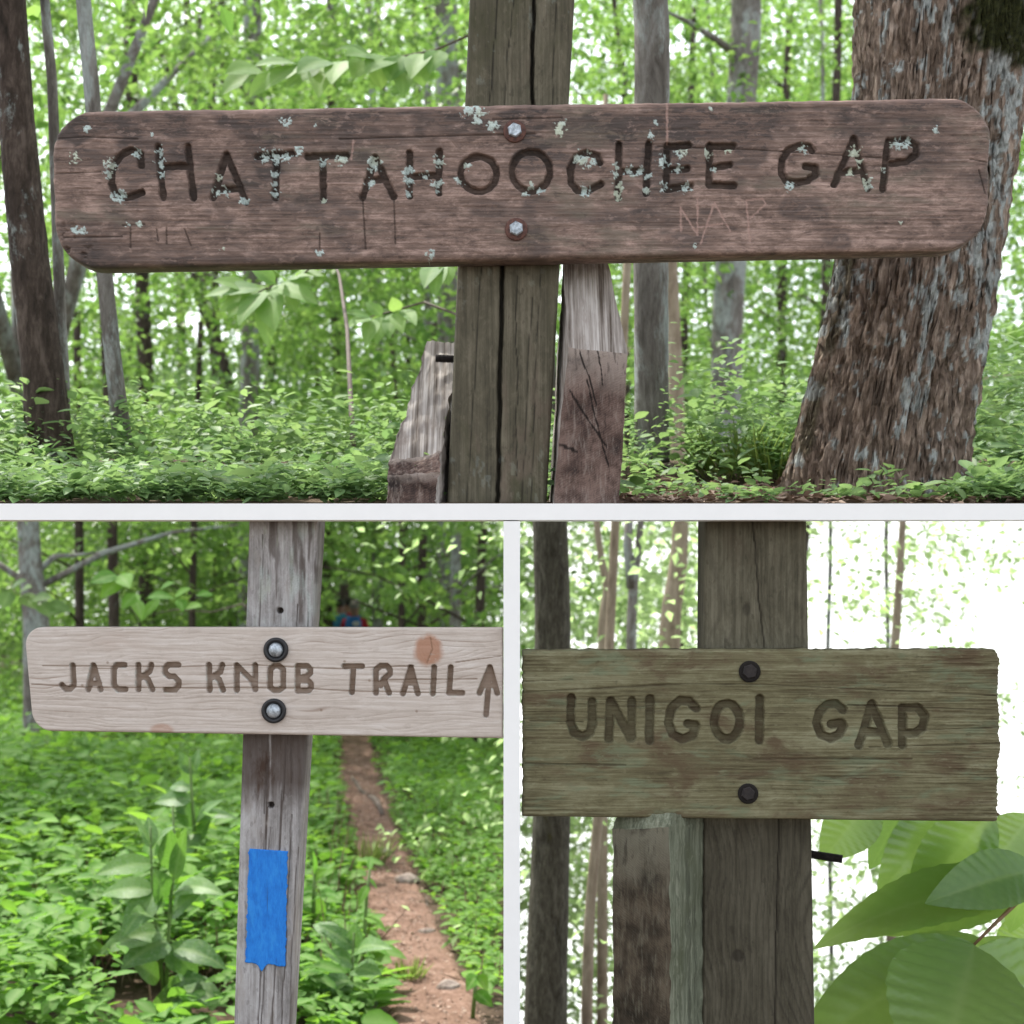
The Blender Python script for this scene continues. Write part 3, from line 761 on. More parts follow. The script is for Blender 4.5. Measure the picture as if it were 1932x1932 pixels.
# ------------------------------------------------------------------ SIGN 2: pale sign with arrow
d2 = 2.452
s2 = thing("trail_sign", (P(500, 1900, 2.55)[0], 2.55, -.05), "pale sign carved JACKS KNOB TRAIL with an arrow, on a blue blazed grey post", "sign")
relief("board", [(44, 1183), (949, 1184), (949, 1393), (62, 1379)], d2, 1.3, (36, 0, 0, 36), .044, fn2, 5, M['pale_board'], s2)
def fnp2(X, Y, de):
    th = np.zeros(X.shape)
    for k in range(11):
        r = np.random.default_rng(300 + k); y0 = r.uniform(960, 1800); y1 = y0 + r.uniform(150, 600); xo = r.uniform(.08, .93)
        xc = np.interp(Y, [980, 2000], [470 + 130 * xo, 442 + 108 * xo]) + (fbm(X * 0 + k, Y * .015, 75, 2) - .5) * 6
        th = np.maximum(th, sstep(1.5, .4, np.abs(X - xc)) * ((Y > y0) & (Y < y1)))
    ho = np.maximum(sstep(6.5, 4.5, np.hypot(X - 528, Y - 1152)), sstep(6.5, 4.5, np.hypot(X - 511, Y - 1519)))
    dark = sstep(1430, 1390, Y) * 0 + sstep(1560, 1440, Y) * sstep(1380, 1390, Y) * sstep(.42, .55, fbm(X * .10, Y * .004, 77, 3) + .22)  # old brown stain below the board, with the board's shade painted in
    paint = sstep(.60, .66, fbm(X * .09, Y * .006, 78, 3)) * sstep(1185, 1170, Y)
    disp = (fbm(X * .3, Y * .010, 79, 3) - .5) * .002 - th * .0025 - ho * .02
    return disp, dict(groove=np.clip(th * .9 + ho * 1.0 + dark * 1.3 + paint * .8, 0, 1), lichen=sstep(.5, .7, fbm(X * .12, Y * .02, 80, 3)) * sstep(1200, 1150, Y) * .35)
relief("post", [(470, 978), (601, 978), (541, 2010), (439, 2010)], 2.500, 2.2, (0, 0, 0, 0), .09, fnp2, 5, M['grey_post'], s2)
pq = P(500, 2010, 2.5)
box("post_foot", P(441, 2010, 2.5)[0], P(540, 2010, 2.5)[0], 2.503, 2.588, -.2, pq[2] + .003, M['grey_post'], s2)
# blaze: thin coat of paint with brushed edges
TLb, TRb, BRb, BLb = [np.array(q, float) for q in ((470, 1601), (543, 1606), (539, 1822), (464, 1814))]
nxb, nyb = 40, 110
u, v = np.meshgrid(np.linspace(0, 1, nxb), np.linspace(0, 1, nyb))
e0 = (fbm(v * 30, v * 0, 91, 3) - .5) * 5; e1 = (fbm(v * 30, v * 0 + 5, 92, 3) - .5) * 5; e2 = (fbm(u * 6, u * 0, 93, 3) - .5) * 7
BX = (TLb[0] * (1 - v) + BLb[0] * v + e0) * (1 - u) + (TRb[0] * (1 - v) + BRb[0] * v + e1) * u
BY = (TLb[1] * (1 - u) + TRb[1] * u) * (1 - v) + (BLb[1] * (1 - u) + BRb[1] * u + e2 + 12 * np.exp(-((u - .42) / .07) ** 2)) * v
dp = 2.4965 - (fbm(BX * .3, BY * .05, 94, 3) - .5) * .0008
pm = 2.5 / F
Vb = np.stack([(BX - CX) * pm, dp, EYE + (EYE_PY - BY) * pm], -1).reshape(-1, 3)
i = np.arange(nyb - 1)[:, None] * nxb + np.arange(nxb - 1)[None]
fb = np.stack([i, i + nxb, i + nxb + 1, i + 1], -1).reshape(-1, 4)
lp = np.concatenate([np.arange(nxb - 1), np.arange(nyb - 1) * nxb + nxb - 1, (nyb - 1) * nxb + np.arange(nxb - 1, 0, -1), np.arange(nyb - 1, 0, -1) * nxb])
Vk = Vb[lp].copy(); Vk[:, 1] = 2.503; ln = np.arange(len(lp))
sd = np.stack([lp, np.roll(lp, -1), len(Vb) + np.roll(ln, -1), len(Vb) + ln], -1)
mk("paint_blaze", np.concatenate([Vb, Vk]), [fb, sd], M['blue'], s2)['label'] = "bright blue painted blaze on the post"
for (bx, by) in ((521, 1226), (517, 1341)):
    c = P(bx, by, d2); c[1] = d2 - .0005
    b = lathe("bolt", c, (0, -1, 0), [(.0128, 0), (.0125, .004), (.0110, .0078), (.0080, .0102), (.004, .0116), (.0008, .012)], 26, M['zinc'], s2)
    lathe("washer", c, (0, -1, 0), [(.0212, -.003), (.0212, .004), (.0195, .0062), (.0155, .0065), (.0140, .003), (.0, .003)], 32, M['black_rubber'], b)

# ------------------------------------------------------------------ SIGN 3: mossy sign
d3 = 2.455
s3 = thing("trail_sign", (P(1430, 1900, 2.55)[0], 2.56, -.05), "mossy weathered sign with worn carved UNICOI GAP and ragged right end, on a tan post", "sign")
relief("board", [(982, 1226), (1892, 1224), (1893, 1551), (982, 1541)], d3, 1.6, (6, 18, 8, 4), .048, fn3, 7, M['green_board'], s3, rag=7, seed=4)
def fnp3(X, Y, de):
    cr = np.interp(Y, [960, 1225, 1500, 2000], [1418, 1442, 1470, 1462]) + (fbm(X * 0, Y * .03, 96, 2) - .5) * 4
    g = sstep(1.9, .6, np.abs(X - cr))
    kn = sstep(10, 5, np.hypot(X - 1409, (Y - 1150) * .6)) + sstep(14, 9, np.hypot(X - 1392, Y - 1803)) * .8
    wv = np.sin((X + 22 * np.exp(-((Y - 1150) / 90) ** 2) * np.sign(X - 1409) + (fbm(X * .01, Y * .004, 97, 2) - .5) * 90) * .45)
    disp = -g * .004 + wv * .0008 + (fbm(X * .3, Y * .01, 98, 3) - .5) * .0018 - kn * .0015
    return disp, dict(groove=np.clip(g * .9 + kn * .6 + sstep(.5, 1, wv) * .28 + sstep(1540, 1560, Y) * .5, 0, 1))  # post colour darkened below the board, standing in for the sign's shade
relief("post", [(1331, 978), (1522, 978), (1539, 2010), (1325, 2010)], 2.505, 2.4, (0, 0, 0, 0), .10, fnp3, 6, M['tan_post'], s3)
pq = P(1430, 2010, 2.505)
box("post_foot", P(1328, 2010, 2.5)[0], P(1536, 2010, 2.5)[0], 2.508, 2.60, -.3, pq[2] + .003, M['tan_post'], s3)
T0, T1, T2, T3 = pr(1166, 1537, 2.50), pr(1268, 1534, 2.43), pr(1330, 1545, 2.515), pr(1230, 1540, 2.60)
U0, U1, U2 = pr(1156, 1565, 2.495), pr(1263, 1560, 2.42), pr(1329, 1560, 2.515)
L0, L1, L2, L3 = pr(1157, 2010, 2.495), pr(1266, 2010, 2.42), pr(1328, 2010, 2.515), pr(1230, 2010, 2.60)
patches("brace", [((U0, U1, L1, L0), 1), ((U1, U2, L2, L1), 0), ((T0, T1, U1, U0), 0), ((T1, T2, U2, U1), 0), ((T3, T2, T1, T0), 0), ((T3, T0, L0, L3), 0), ((T2, T3, L3, L2), 0)],
        [M['brace_moss'], M['end_brown']], s3, 40, .0032, None, 40)
for (bx, by, r) in ((1414, 1267, .0165), (1411, 1497, .0155)):
    c = P(bx, by, d3); c[1] = d3 - .001
    b = lathe("bolt", c, (0, -1, 0), [(r * .8, -.006), (r * .8, .0035), (r * .68, .005)], 6, M['dark_iron'], s3, False, .3)
    lathe("bolt_hole", c, (0, -1, 0), [(r * 1.1, -.004), (r * 1.14, .0016), (r * .9, .0018), (.0, .0014)], 22, M['dark_hole'], b)
rod("threaded_rod", pr(1525, 1611, 2.56), pr(1589, 1621, 2.54), .0082, M['dark_iron'], s3)

# ------------------------------------------------------------------ trees
def tree_trunk(t, pts, rad, mat, sides=12, jitter=.06, limbs=0, subdiv=4):
    pts = np.asarray(pts, float); rad = np.asarray(rad, float)
    k = np.arange(len(pts)); kk = np.linspace(0, len(pts) - 1, (len(pts) - 1) * subdiv + 1)
    ps = np.stack([np.interp(kk, k, pts[:, j]) for j in range(3)], -1)
    # round off the kinks
    for _ in range(2): ps[1:-1] = (ps[:-2] + 2 * ps[1:-1] + ps[2:]) / 4
    rs = np.interp(kk, k, rad)
    parts = [tube_mesh(ps, rs, sides, jitter, random.random() * 6, True, .04)]
    for _ in range(limbs):
        j = random.randrange(len(ps) // 3, len(ps) - 1)
        a = random.uniform(0, 6.28); L = random.uniform(.8, 2.4)
        q = [ps[j] + np.array([math.cos(a) * L * s, math.sin(a) * L * s, L * (.55 * s - .25 * s * s) + random.uniform(-.06, .06)]) for s in (0, .3, .6, 1)]
        parts.append(tube_mesh(q, [rs[j] * .32, rs[j] * .25, rs[j] * .17, rs[j] * .05], 6, .1))
    V, Fc = join(parts)
    z = np.zeros(len(V))
    return mk("trunk", V, Fc, mat, t, {'moss': z, 'lichen': z})

# the near leaning oak: dense displaced trunk with bark ridges
big = thing("oak_tree", P(1630, 950, 3.02), "big leaning oak trunk with rough bark and a dark moss patch beside the red sign", "tree")
cpx = [(960, 1640), (900, 1642), (800, 1660), (700, 1681), (560, 1710), (480, 1722), (330, 1745), (190, 1765), (40, 1780), (-160, 1800), (-900, 1830)]
wpx = [340, 322, 306, 297, 287, 288, 290, 300, 322, 345, 300]
nr, ns = 420, 330
pyv = np.concatenate([np.linspace(968, -120, nr - 40), np.linspace(-130, -900, 40)])
cx = np.interp(pyv, [c[0] for c in cpx][::-1], [c[1] for c in cpx][::-1]); hw = np.interp(pyv, [c[0] for c in cpx][::-1], wpx[::-1]) / 2
dT = 3.02; pm = dT / F
th = np.linspace(0, 2 * np.pi, ns, endpoint=False)
TH, PYv = np.meshgrid(th, pyv)
hwm = hw[:, None] * pm
lobe = 1 + .05 * np.cos(2 * TH + 1.0) + .045 * np.cos(3 * TH + .6) + .035 * np.cos(5 * TH + PYv * .002)
zz = EYE + (EYE_PY - PYv) * pm
lobe = lobe + .10 * sstep(880, 965, PYv) * np.cos(4 * TH + .5)
arc = TH * 26
def tfb(a, z, s, o):      # periodic in TH by blending
    f1 = fbm(a, z, s, o); f2 = fbm(a - 2 * np.pi * 26 * (a.max() / (2 * np.pi * 26)), z, s, o); t = sstep(.85, 1.0, TH / (2 * np.pi)); return f1 * (1 - t) + f2 * t
warp = (fbm(TH * 3, zz * 5, 201, 3) - .5) * 3.0
ridge = np.abs(tfb(arc * .95 + warp, zz * 8, 203, 4) - .5) * 2.6
rid2 = tfb(arc * 2.2 + warp, zz * 26, 207, 3)
r = hwm * lobe * .97 + (np.clip(ridge, 0, .42) - .2) * .036 + (rid2 - .5) * .020
Xb = (cx[:, None] - CX) * pm + r * np.cos(TH); Yb = dT + r * np.sin(TH)
Vb = np.stack([Xb, Yb, zz], -1).reshape(-1, 3)
i = np.arange(nr - 1)[:, None] * ns; j = np.arange(ns)[None]; jn = (j + 1) % ns
Fq = np.stack([i + j, i + jn, i + ns + jn, i + ns + j], -1).reshape(-1, 4)
PXv = Xb / pm + CX
mo = sstep(95, 50, np.hypot((PXv - 1855) * .85, (PYv - 90)) + (fbm(PXv * .05, PYv * .05, 211, 3) - .5) * 70) * (Yb < dT)
mo = np.maximum(mo, sstep(14, 5, np.abs(PXv - (cx - hw)[:, None] - 10)) * sstep(.45, .6, fbm(PYv * .01, PXv * 0, 212, 3)) * .6 * (PYv > 470))
lc = sstep(.63, .69, fbm(PXv * .075, PYv * .024, 213, 5) + .35 * (rid2 - .5) + .16 * np.exp(-((PXv - 1850) / 60) ** 2) * (PYv < 700) + .15 * np.exp(-((PXv - np.interp(PYv, [500, 950], [1745, 1610])) / 12) ** 2)) * .85
mk("trunk", Vb, Fq, M['bark_big'], big, {'moss': mo.ravel(), 'lichen': (lc * (1 - mo) * sstep(.25, .6, rid2 + .2)).ravel()})
Cc = np.array([(0.75, 3.1, 4.2), (1.6, 3.4, 4.6), (0.4, 3.9, 4.9), (1.3, 2.7, 5.2), (2.0, 4.1, 5.3), (.9, 3.6, 5.9)]) + 0
a = sprays(np.repeat(Cc, 6, 0) + randn3(36, .5) * [1, 1, .4], rng.uniform(.3, .6, 36), 40, lsize=.10)
leaves_obj("crown", *a, rng.random(len(a[0])), M['leaf_tree'], big)

TREE_ID = [0]
def tree(name, label, px, dist, mat, root=None, crown=None, group=None, limbs=3, sides=12, leafmat='leaf_tree', ncr=40, per=60, cz=None, cr=2.6, lsize=.12):
    """px: [(px,py,width_px)...] from top to bottom as photographed at distance dist; extended down to the ground and up to the crown"""
    pts = [P(x, y, dist) for x, y, _ in px]; rad = [wd / 2 / F * dist for *_, wd in px]
    if root is None:
        b = pts[-1] + (pts[-1] - pts[-2]) * 0
        zb = float(gz(pts[-1][0], dist)) - .1
        if pts[-1][2] - zb > .1:
            pts.append(np.array([b[0], dist, zb])); rad.append(rad[-1] * 1.15)
    top = pts[0] + np.array([random.uniform(-.2, .2), random.uniform(-.2, .2), 2.5]); pts.insert(0, top); rad.insert(0, rad[0] * .8)
    pts = pts[::-1]; rad = rad[::-1]
    t = thing(name, pts[0], label, "tree", group)
    tree_trunk(t, pts, rad, mat, sides, limbs=limbs)
    if ncr:
        z0, z1 = cz or (2.0, 11.0)
        ang = rng.uniform(0, 6.28, ncr); q = np.sqrt(rng.random(ncr)) * cr
        tz = rng.uniform(z0, z1, ncr)
        zs = [p[2] for p in pts]; tx = np.interp(tz, zs, [p[0] for p in pts])
        C = np.stack([tx + np.cos(ang) * q, dist + np.sin(ang) * q * 1.2, tz], -1)
        a = sprays(C, rng.uniform(.4, .95, ncr), per, lsize=lsize)
        tb = np.repeat(rng.normal(size=ncr) * .16 + .5, per)
        leaves_obj("crown", *a, tb + rng.normal(size=len(a[0])) * .2, M[leafmat], t)
    return t

# on the bank
def bank_root(px, d): return P(px, float(ledge_py(d)) + 3, d)
def bank_tree(name, label, px, dist, mat, sides=16, limbs=0):
    pts = [P(x, y, dist) for x, y, _ in px]; rad = [wd / 2 / F * dist for *_, wd in px]
    top = pts[0] + np.array([-.1, 0, 1.4]); pts.insert(0, top); rad.insert(0, rad[0] * .9)
    pts, rad = pts[::-1], rad[::-1]
    t = thing(name, pts[0], label, "tree")
    tree_trunk(t, pts, rad, mat, sides, .05, limbs, 8)
    C = pts[-1] + randn3(10, .35); a = sprays(C, rng.uniform(.25, .5, 10), 50, lsize=.08)
    leaves_obj("crown", *a, rng.random(len(a[0])), M['leaf_tree'], t)
bank_tree("dark_tree", "thick dark brown trunk with pale lichen at the far left, beside the red sign", [(18, 30, 64), (34, 250, 66), (60, 520, 72), (84, 720, 78), (98, 875, 92)], 3.55, M['bark_near'])
bank_tree("slender_tree", "slender mottled grey trunk just right of the dark thick trunk", [(86, 30, 18), (98, 150, 19), (104, 320, 20), (112, 560, 21), (119, 700, 22), (122, 872, 25)], 3.66, M['bark_grey'])
bank_tree("pale_tree", "pale lichened trunk leaning out from under the red sign's left corner", [(160, 30, 28), (172, 150, 29), (186, 330, 29), (198, 520, 30), (215, 690, 32), (238, 882, 38)], 3.5, M['bark_grey'])
bank_tree("grey_tree", "upright grey mottled trunk right of the pale brace", [(1229, 30, 66), (1229, 190, 66), (1227, 500, 66), (1228, 700, 64), (1229, 872, 68)], 3.6, M['bark_grey'])

# beyond the bank, rooted on the lower ground
FAR = [
 ("slim_tree", "slim dark trunk above the letters C and H of the red sign", [(243,40,24),(250,200,25),(268,520,27),(277,790,30)], 21, 'bark_dark'),
 ("leaning_tree", "thin trunk leaning down to the right behind the red sign's left part", [(268,20,12),(300,90,13),(335,200,16),(368,560,18),(440,700,20)], 24, 'bark_dark'),
 ("forest_tree", "mottled grey trunk above the letters TT of the red sign", [(476,40,34),(482,190,34),(476,500,35),(470,790,38)], 20, 'bark_grey'),
 ("crooked_tree", "crooked brown trunk close right of the mottled grey trunk under the red sign", [(520,500,16),(505,620,20),(512,700,20),(498,780,22)], 26, 'bark_dark'),
 ("slim_tree", "very thin dark trunk left of the split post top", [(632,40,10),(636,190,11),(646,520,15),(650,720,17)], 37, 'bark_dark'),
 ("forest_tree", "lichened trunk directly left of the split olive post", [(838,40,44),(848,190,44),(846,500,44),(848,650,44)], 21, 'bark_grey'),
 ("forest_tree", "grey trunk above the letters EE of the red sign, broader below it", [(1410,30,56),(1398,180,56),(1378,500,58),(1368,650,58)], 15, 'bark_grey'),
 ("slim_tree", "narrow dark trunk just left of the big oak above the red sign", [(1582,30,15),(1578,190,16),(1560,500,16),(1556,600,16),(1525,950,17),(1500,1225,18),(1480,1500,18)], 22, 'bark_dark'),
 ("slim_tree", "thin curved dark trunk between the post top and the upright grey trunk", [(1160,30,9),(1172,110,10),(1182,150,10),(1176,200,11),(1184,520,12)], 20, 'bark_dark'),
 ("slim_tree", "narrow grey trunk behind the tip of the rotted brace", [(812,40,13),(806,200,14),(806,510,15),(808,640,16)], 26, 'bark_grey'),
 ("slim_tree", "grey thin trunk left of the rotted brace", [(700,40,12),(704,300,13),(709,510,16),(712,700,18)], 27, 'bark_grey'),
 ("slim_tree", "thin dark double trunk in the middle of the gap under the red sign's letter T", [(556,300,10),(560,540,12),(556,720,13)], 30, 'bark_dark'),
 ("slim_tree", "whip thin trunk under the letters TA of the red sign", [(596,300,8),(592,520,9),(600,690,11)], 28, 'bark_dark'),
 ("slim_tree", "dark thin trunk under the letters AT of the red sign", [(385,300,12),(378,520,13),(402,640,15),(410,760,15)], 25, 'bark_dark'),
 ("slim_tree", "thin trunk seen under the big red sign just left of the big oak", [(1478,300,16),(1476,500,18),(1474,580,18)], 25, 'bark_dark'),
 ("slim_tree", "thin trunk seen under the red sign right of the upright grey trunk", [(1300,300,14),(1296,500,15),(1288,620,17)], 24, 'bark_dark'),
 # trunks that stand behind the pale sign
 ("forest_tree", "stout grey trunk at the left edge above the pale arrow sign", [(52,985,40),(58,1080,44),(70,1180,50)], 14, 'bark_grey'),
 ("forest_tree", "dark trunk left of centre above the letters JA of the pale sign", [(149,985,17),(150,1180,18)], 17, 'bark_dark'),
 ("forest_tree", "dark trunk above the letter C of the pale sign", [(212,985,20),(216,1180,21)], 16.5, 'bark_dark'),
 ("forest_tree", "thin mottled trunk above the letter K of the pale sign", [(366,985,13),(362,1180,14)], 18, 'bark_dark'),
 ("forest_tree", "dark trunk right of the hikers above the pale sign", [(760,985,11),(757,1180,13)], 17.5, 'bark_dark'),
 ("forest_tree", "trunk with a branch above the knot of the pale sign", [(798,985,15),(795,1180,17)], 18, 'bark_dark'),
 ("forest_tree", "brown trunk above the letter L of the pale sign", [(860,985,18),(858,1180,20)], 17, 'bark_grey'),
 ("forest_tree", "dark trunk nearest the white gutter strip above the pale sign's arrow", [(910,985,16),(904,1180,20)], 16.5, 'bark_dark'),
 ("forest_tree", "dark trunk close to the right side of the blazed post", [(626,985,11),(618,1180,13)], 30, 'bark_dark'),
]
for (nm, lb, px, dd, mt) in FAR:
    right = px[0][0] > 1000
    t = tree(nm, lb, px, dd, M[mt], ncr=40 if not right else 34, per=80, cz=(1.2, 12.0) if not right else (3.0, 10.5), cr=2.7 if not right else 1.9, lsize=.125 if not right else .10)
    if dd == 14:       # unseen overhead boughs, added to dapple the trail side with shade
        nb = 44
        C = np.stack([rng.uniform(-7.6, -3.9, nb), rng.uniform(9.2, 16.5, nb), rng.uniform(7.0, 8.6, nb)], -1)
        C[:, 2] = np.maximum(C[:, 2], EYE + .53 * C[:, 1])
        a = sprays(C, rng.uniform(.35, .75, nb), 150, lsize=.10)
        leaves_obj("dapple_bough", *a, rng.random(len(a[0])), M['leaf_tree'], t, hi=True)
        L_ = [tube_mesh([P(45, 960, 14) + np.array([0, 0, 1.0 * k]), P(45, 960, 14) + np.array([ex * .5, ey * .5, 3.5 + k]), P(45, 960, 14) + np.array([ex, ey, 5.2])], [.09, .06, .02], 8) for k, ex, ey in ((0, 2.2, -2), (1, -1, -3), (.5, 1.5, 1.5), (1.5, .4, -1.5))]
        v_, f_ = join(L_); z = np.zeros(len(v_)); mk("limb", v_, f_, M['bark_grey'], t, {'moss': z, 'lichen': z})
# filler trees of the wood behind
for k in range(11):
    dd = random.uniform(24, 38); px = random.uniform(-60, 960)
    wd = random.uniform(8, 17)
    tree("slim_tree", "slender trunk among the leafy forest far behind the signs", [(px, 30, wd)] + [(px + random.uniform(-22, 22), q_, wd * (1 + q_ / 5000)) for q_ in (250, 500, 750, 1000, 1250)], dd, M['bark_dark'], group="slender trunks far back in the wood", ncr=60, per=70, cz=(.6, 14), cr=3.2, lsize=.15, sides=8)
for k in range(9):
    dd = random.uniform(24, 34); px = random.uniform(1050, 2300)
    wd = random.uniform(5, 10)
    tree("slim_tree", "slender trunk among the leafy forest far behind the signs", [(px, 30, wd)] + [(px + random.uniform(-20, 20), q_, wd * (1 + q_ / 5000)) for q_ in (250, 500, 750, 1000, 1250, 1550, 1900)], dd, M['bark_grey'], group="slender trunks far back in the wood", ncr=70, per=70, cz=(4.2, 14), cr=3.0, lsize=.14, sides=8)

# trees seen past the mossy sign
UNI = [
 ("dark_tree", "straight dark rough trunk left of the mossy sign's post", [(985, 20, 60), (1000, 480, 62), (1040, 960, 66), (1044, 1225, 68), (1042, 1540, 72), (1030, 1900, 82)], 5.2, 'bark_moss', 0),
 ("forked_tree", "thin bent trunk above the letter N of the mossy sign", [(1122, 960, 12), (1133, 1050, 13), (1147, 1110, 15), (1138, 1160, 19), (1136, 1230, 20)], 8.5, 'bark_tan', 1),
 ("forked_tree", "forked brown trunk above the letter I of the mossy sign", [(1212, 960, 11), (1205, 1030, 13), (1194, 1110, 18), (1190, 1230, 20)], 8.0, 'bark_grey', 1),
 ("pale_tree", "pale tan trunk close left of the mossy sign's post", [(1286, 960, 30), (1282, 1060, 33), (1268, 1140, 38), (1262, 1240, 42)], 9.5, 'bark_tan', 1),
 ("pale_tree", "slim grey trunk alone in the bright gap right of the tan post", [(1704, 960, 12), (1698, 1080, 15), (1688, 1220, 17), (1680, 1560, 18)], 10.0, 'bark_tan', 1),
 ("slim_tree", "slim pale stem under the mossy sign right of the dark rough trunk", [(1142, 1400, 18), (1128, 1550, 19), (1114, 1700, 20), (1106, 1900, 22)], 6.5, 'bark_tan', 0),
]
for (nm, lb, px, dd, mt, lm) in UNI:
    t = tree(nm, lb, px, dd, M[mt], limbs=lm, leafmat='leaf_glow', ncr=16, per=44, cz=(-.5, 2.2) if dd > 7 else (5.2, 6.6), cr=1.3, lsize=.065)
pts = [P(x, y, 8.0) for x, y in ((1188, 960), (1184, 1030), (1192, 1110))]
v_, f_ = tube_mesh(pts, [.022, .025, .03], 10); z = np.zeros(len(v_))
fk = [o for o in bpy.data.objects if o.get('label', '').startswith("forked brown")][0]
mk("fork", v_, f_, M['bark_grey'], fk, {'moss': z, 'lichen': z})

# pale leafy growth down the slope on the right
NR = 520
C = np.zeros((NR, 3)); C[:, 1] = rng.uniform(12, 26, NR)
lf = rng.random(NR) < .52
ex = np.where(lf, rng.uniform(.0, .15, NR), rng.uniform(.15, .52, NR))
low = rng.random(NR) < np.where(lf, .5, .68)
ez = np.where(low, rng.uniform(-.32, -.13, NR), np.where(lf, rng.uniform(-.07, .07, NR), .07 - .16 * rng.random(NR) ** 1.6))
C[:, 0] = C[:, 1] * ex; C[:, 2] = EYE + C[:, 1] * ez
a = sprays(C, rng.uniform(.3, .75, NR), 60, lsize=.105, flat=.14)
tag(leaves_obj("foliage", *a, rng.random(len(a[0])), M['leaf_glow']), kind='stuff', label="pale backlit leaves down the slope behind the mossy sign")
# leafy understory behind the pale sign, and far woods
def mass(name, n, fx, fy, fz, rad, per, ls, mat, lb, zmin=-9, hi=False):
    C = np.stack([fx, fy, fz], -1)
    a = sprays(C, rad, per, lsize=ls, flat=.2)
    tb = np.repeat(rng.normal(size=n) * .16 + .5, per)
    return tag(leaves_obj(name, *[q[a[0][:, 2] > EYE + zmin * a[0][:, 1]] for q in (*a, tb + rng.normal(size=len(a[0])) * .18)], M[mat], hi=hi), kind='stuff', label=lb)
n = 950
fy = rng.uniform(18.5, 34, n); fx = fy * rng.uniform(-.40, .0, n); fz = gz_left(fx, fy) + rng.uniform(.2, 3.4, n)
keep = np.abs(fx - trail_x(fy)) > trail_h(fy) + .55
n = int(keep.sum())
n2 = 170
fy2 = rng.uniform(37.5, 46, n2); fx2 = fy2 * rng.uniform(-.20, -.02, n2); fz2 = rng.uniform(-.6, 4.5, n2)
fx2[:70] = fy2[:70] * rng.uniform(-.135, -.085, 70); fz2[:70] = rng.uniform(-.4, 2.0, 70)
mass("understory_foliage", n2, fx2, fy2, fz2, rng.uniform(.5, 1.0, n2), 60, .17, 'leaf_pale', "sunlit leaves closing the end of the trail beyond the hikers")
mass("understory_foliage", n, fx[keep], fy[keep], fz[keep], rng.uniform(.3, .6, n), 46, .105, 'leaf_tree', "leafy understory of the wood behind the pale arrow sign")
n = 2500
fy = rng.uniform(40, 60, n); fx = fy * rng.uniform(-.48, .62, n); fz = EYE + fy * np.where(fx > 0, .075 + .4 * rng.random(n) ** 1.3, -.05 + .5 * rng.random(n) ** 1.2)
mass("far_woods", n, fx, fy, fz, rng.uniform(.9, 1.7, n), 56, .28, 'leaf_tree', "far leafy wood behind all the trunks")
n = 560
fy = rng.uniform(21.5, 31, n); fx = fy * rng.uniform(-.38, .38, n); fz = EYE + fy * (.085 + .075 * rng.random(n) ** 1.4)
mass("brush_foliage", n, fx, fy, fz, rng.uniform(.5, 1.1, n), 46, .14, 'leaf_upper', "soft green brush beyond the bank under the red sign", .07, True)

# ------------------------------------------------------------------ undergrowth
GZ = gz_left
def scatter_left(n, d0, d1, xr=(-.40, -.008)):
    y = np.sqrt(rng.uniform(d0 ** 2, d1 ** 2, n)); x = y * rng.uniform(*xr, n)
    k = (np.abs(x - trail_x(y)) > trail_h(y) * (1.0 + .35 * (fbm(x * 3, y * 3, 111, 2) - .5)) + .02) & (x < -.03)
    return x[k], y[k]
x, y = scatter_left(5000, 4.6, 12)
pq_ = CX + x / y * F
k_ = (pq_ > 165) & (pq_ < 445) & (y > 5.25) & (y < 5.95) & (rng.random(len(x)) < .92)
x, y = x[~k_], y[~k_]
side = sstep(-.2, -1.4, x - trail_x(y)); dtr = np.abs(x - trail_x(y)) - trail_h(y)
h = (.10 + .16 * sstep(0, .7, dtr) + .26 * side * fbm(x * 1.5, y * 1.5, 113, 2)) * rng.uniform(.6, 1.3, len(x))
tt = .28 + .55 * fbm(x * 1.1, y * 1.1, 115, 3) + .1 * (x > trail_x(y))
h = h * np.where((CX + x / y * F > 165) & (CX + x / y * F < 445) & (y < 5.25), .45, 1)
big_ = 1 + .9 * (rng.random(len(x)) < .22) * (x < trail_x(y))
a = plants(x, y, h * (1 + .25 * (big_ > 1)), 8, rng.uniform(.042, .085, len(x)) * np.where(x > trail_x(y), .85, 1.0) * big_, tt)
tag(leaves_obj("undergrowth", *a[:5], a[5], M['leaf_under'], hi=True), kind='stuff', label="leafy green undergrowth on both sides of the dirt trail")
x, y = scatter_left(6000, 12, 24)
h = (.12 + .35 * sstep(-.2, -1.4, x - trail_x(y)) * fbm(x, y, 117, 2)) * rng.uniform(.6, 1.3, len(x)) + .05
a = plants(x, y, h, 7, rng.uniform(.07, .11, len(x)), .3 + .5 * fbm(x * .8, y * .8, 119, 3))
tag(leaves_obj("undergrowth", *a[:5], a[5], M['leaf_under'], hi=True), kind='stuff', label="leafy undergrowth further along the trail")
k_ = rng.random(len(x)) < .0
x, y = scatter_left(1500, 5.8, 11)
nst = len(x); hs_ = rng.uniform(.12, .42, nst) * np.where(x > trail_x(y), .6, 1)
tag(leaves_obj("undergrowth_stems", np.stack([x, y, gz_left(x, y)], -1), np.array([0, 0, 1.]) + randn3(nst, .28), np.array([0, -1., .2]) + randn3(nst, .2), hs_, rng.uniform(.005, .010, nst), rng.random(nst), M['litter'], droop=.06), kind='stuff', label="thin dry stems standing among the leafy undergrowth")
GZ = uz
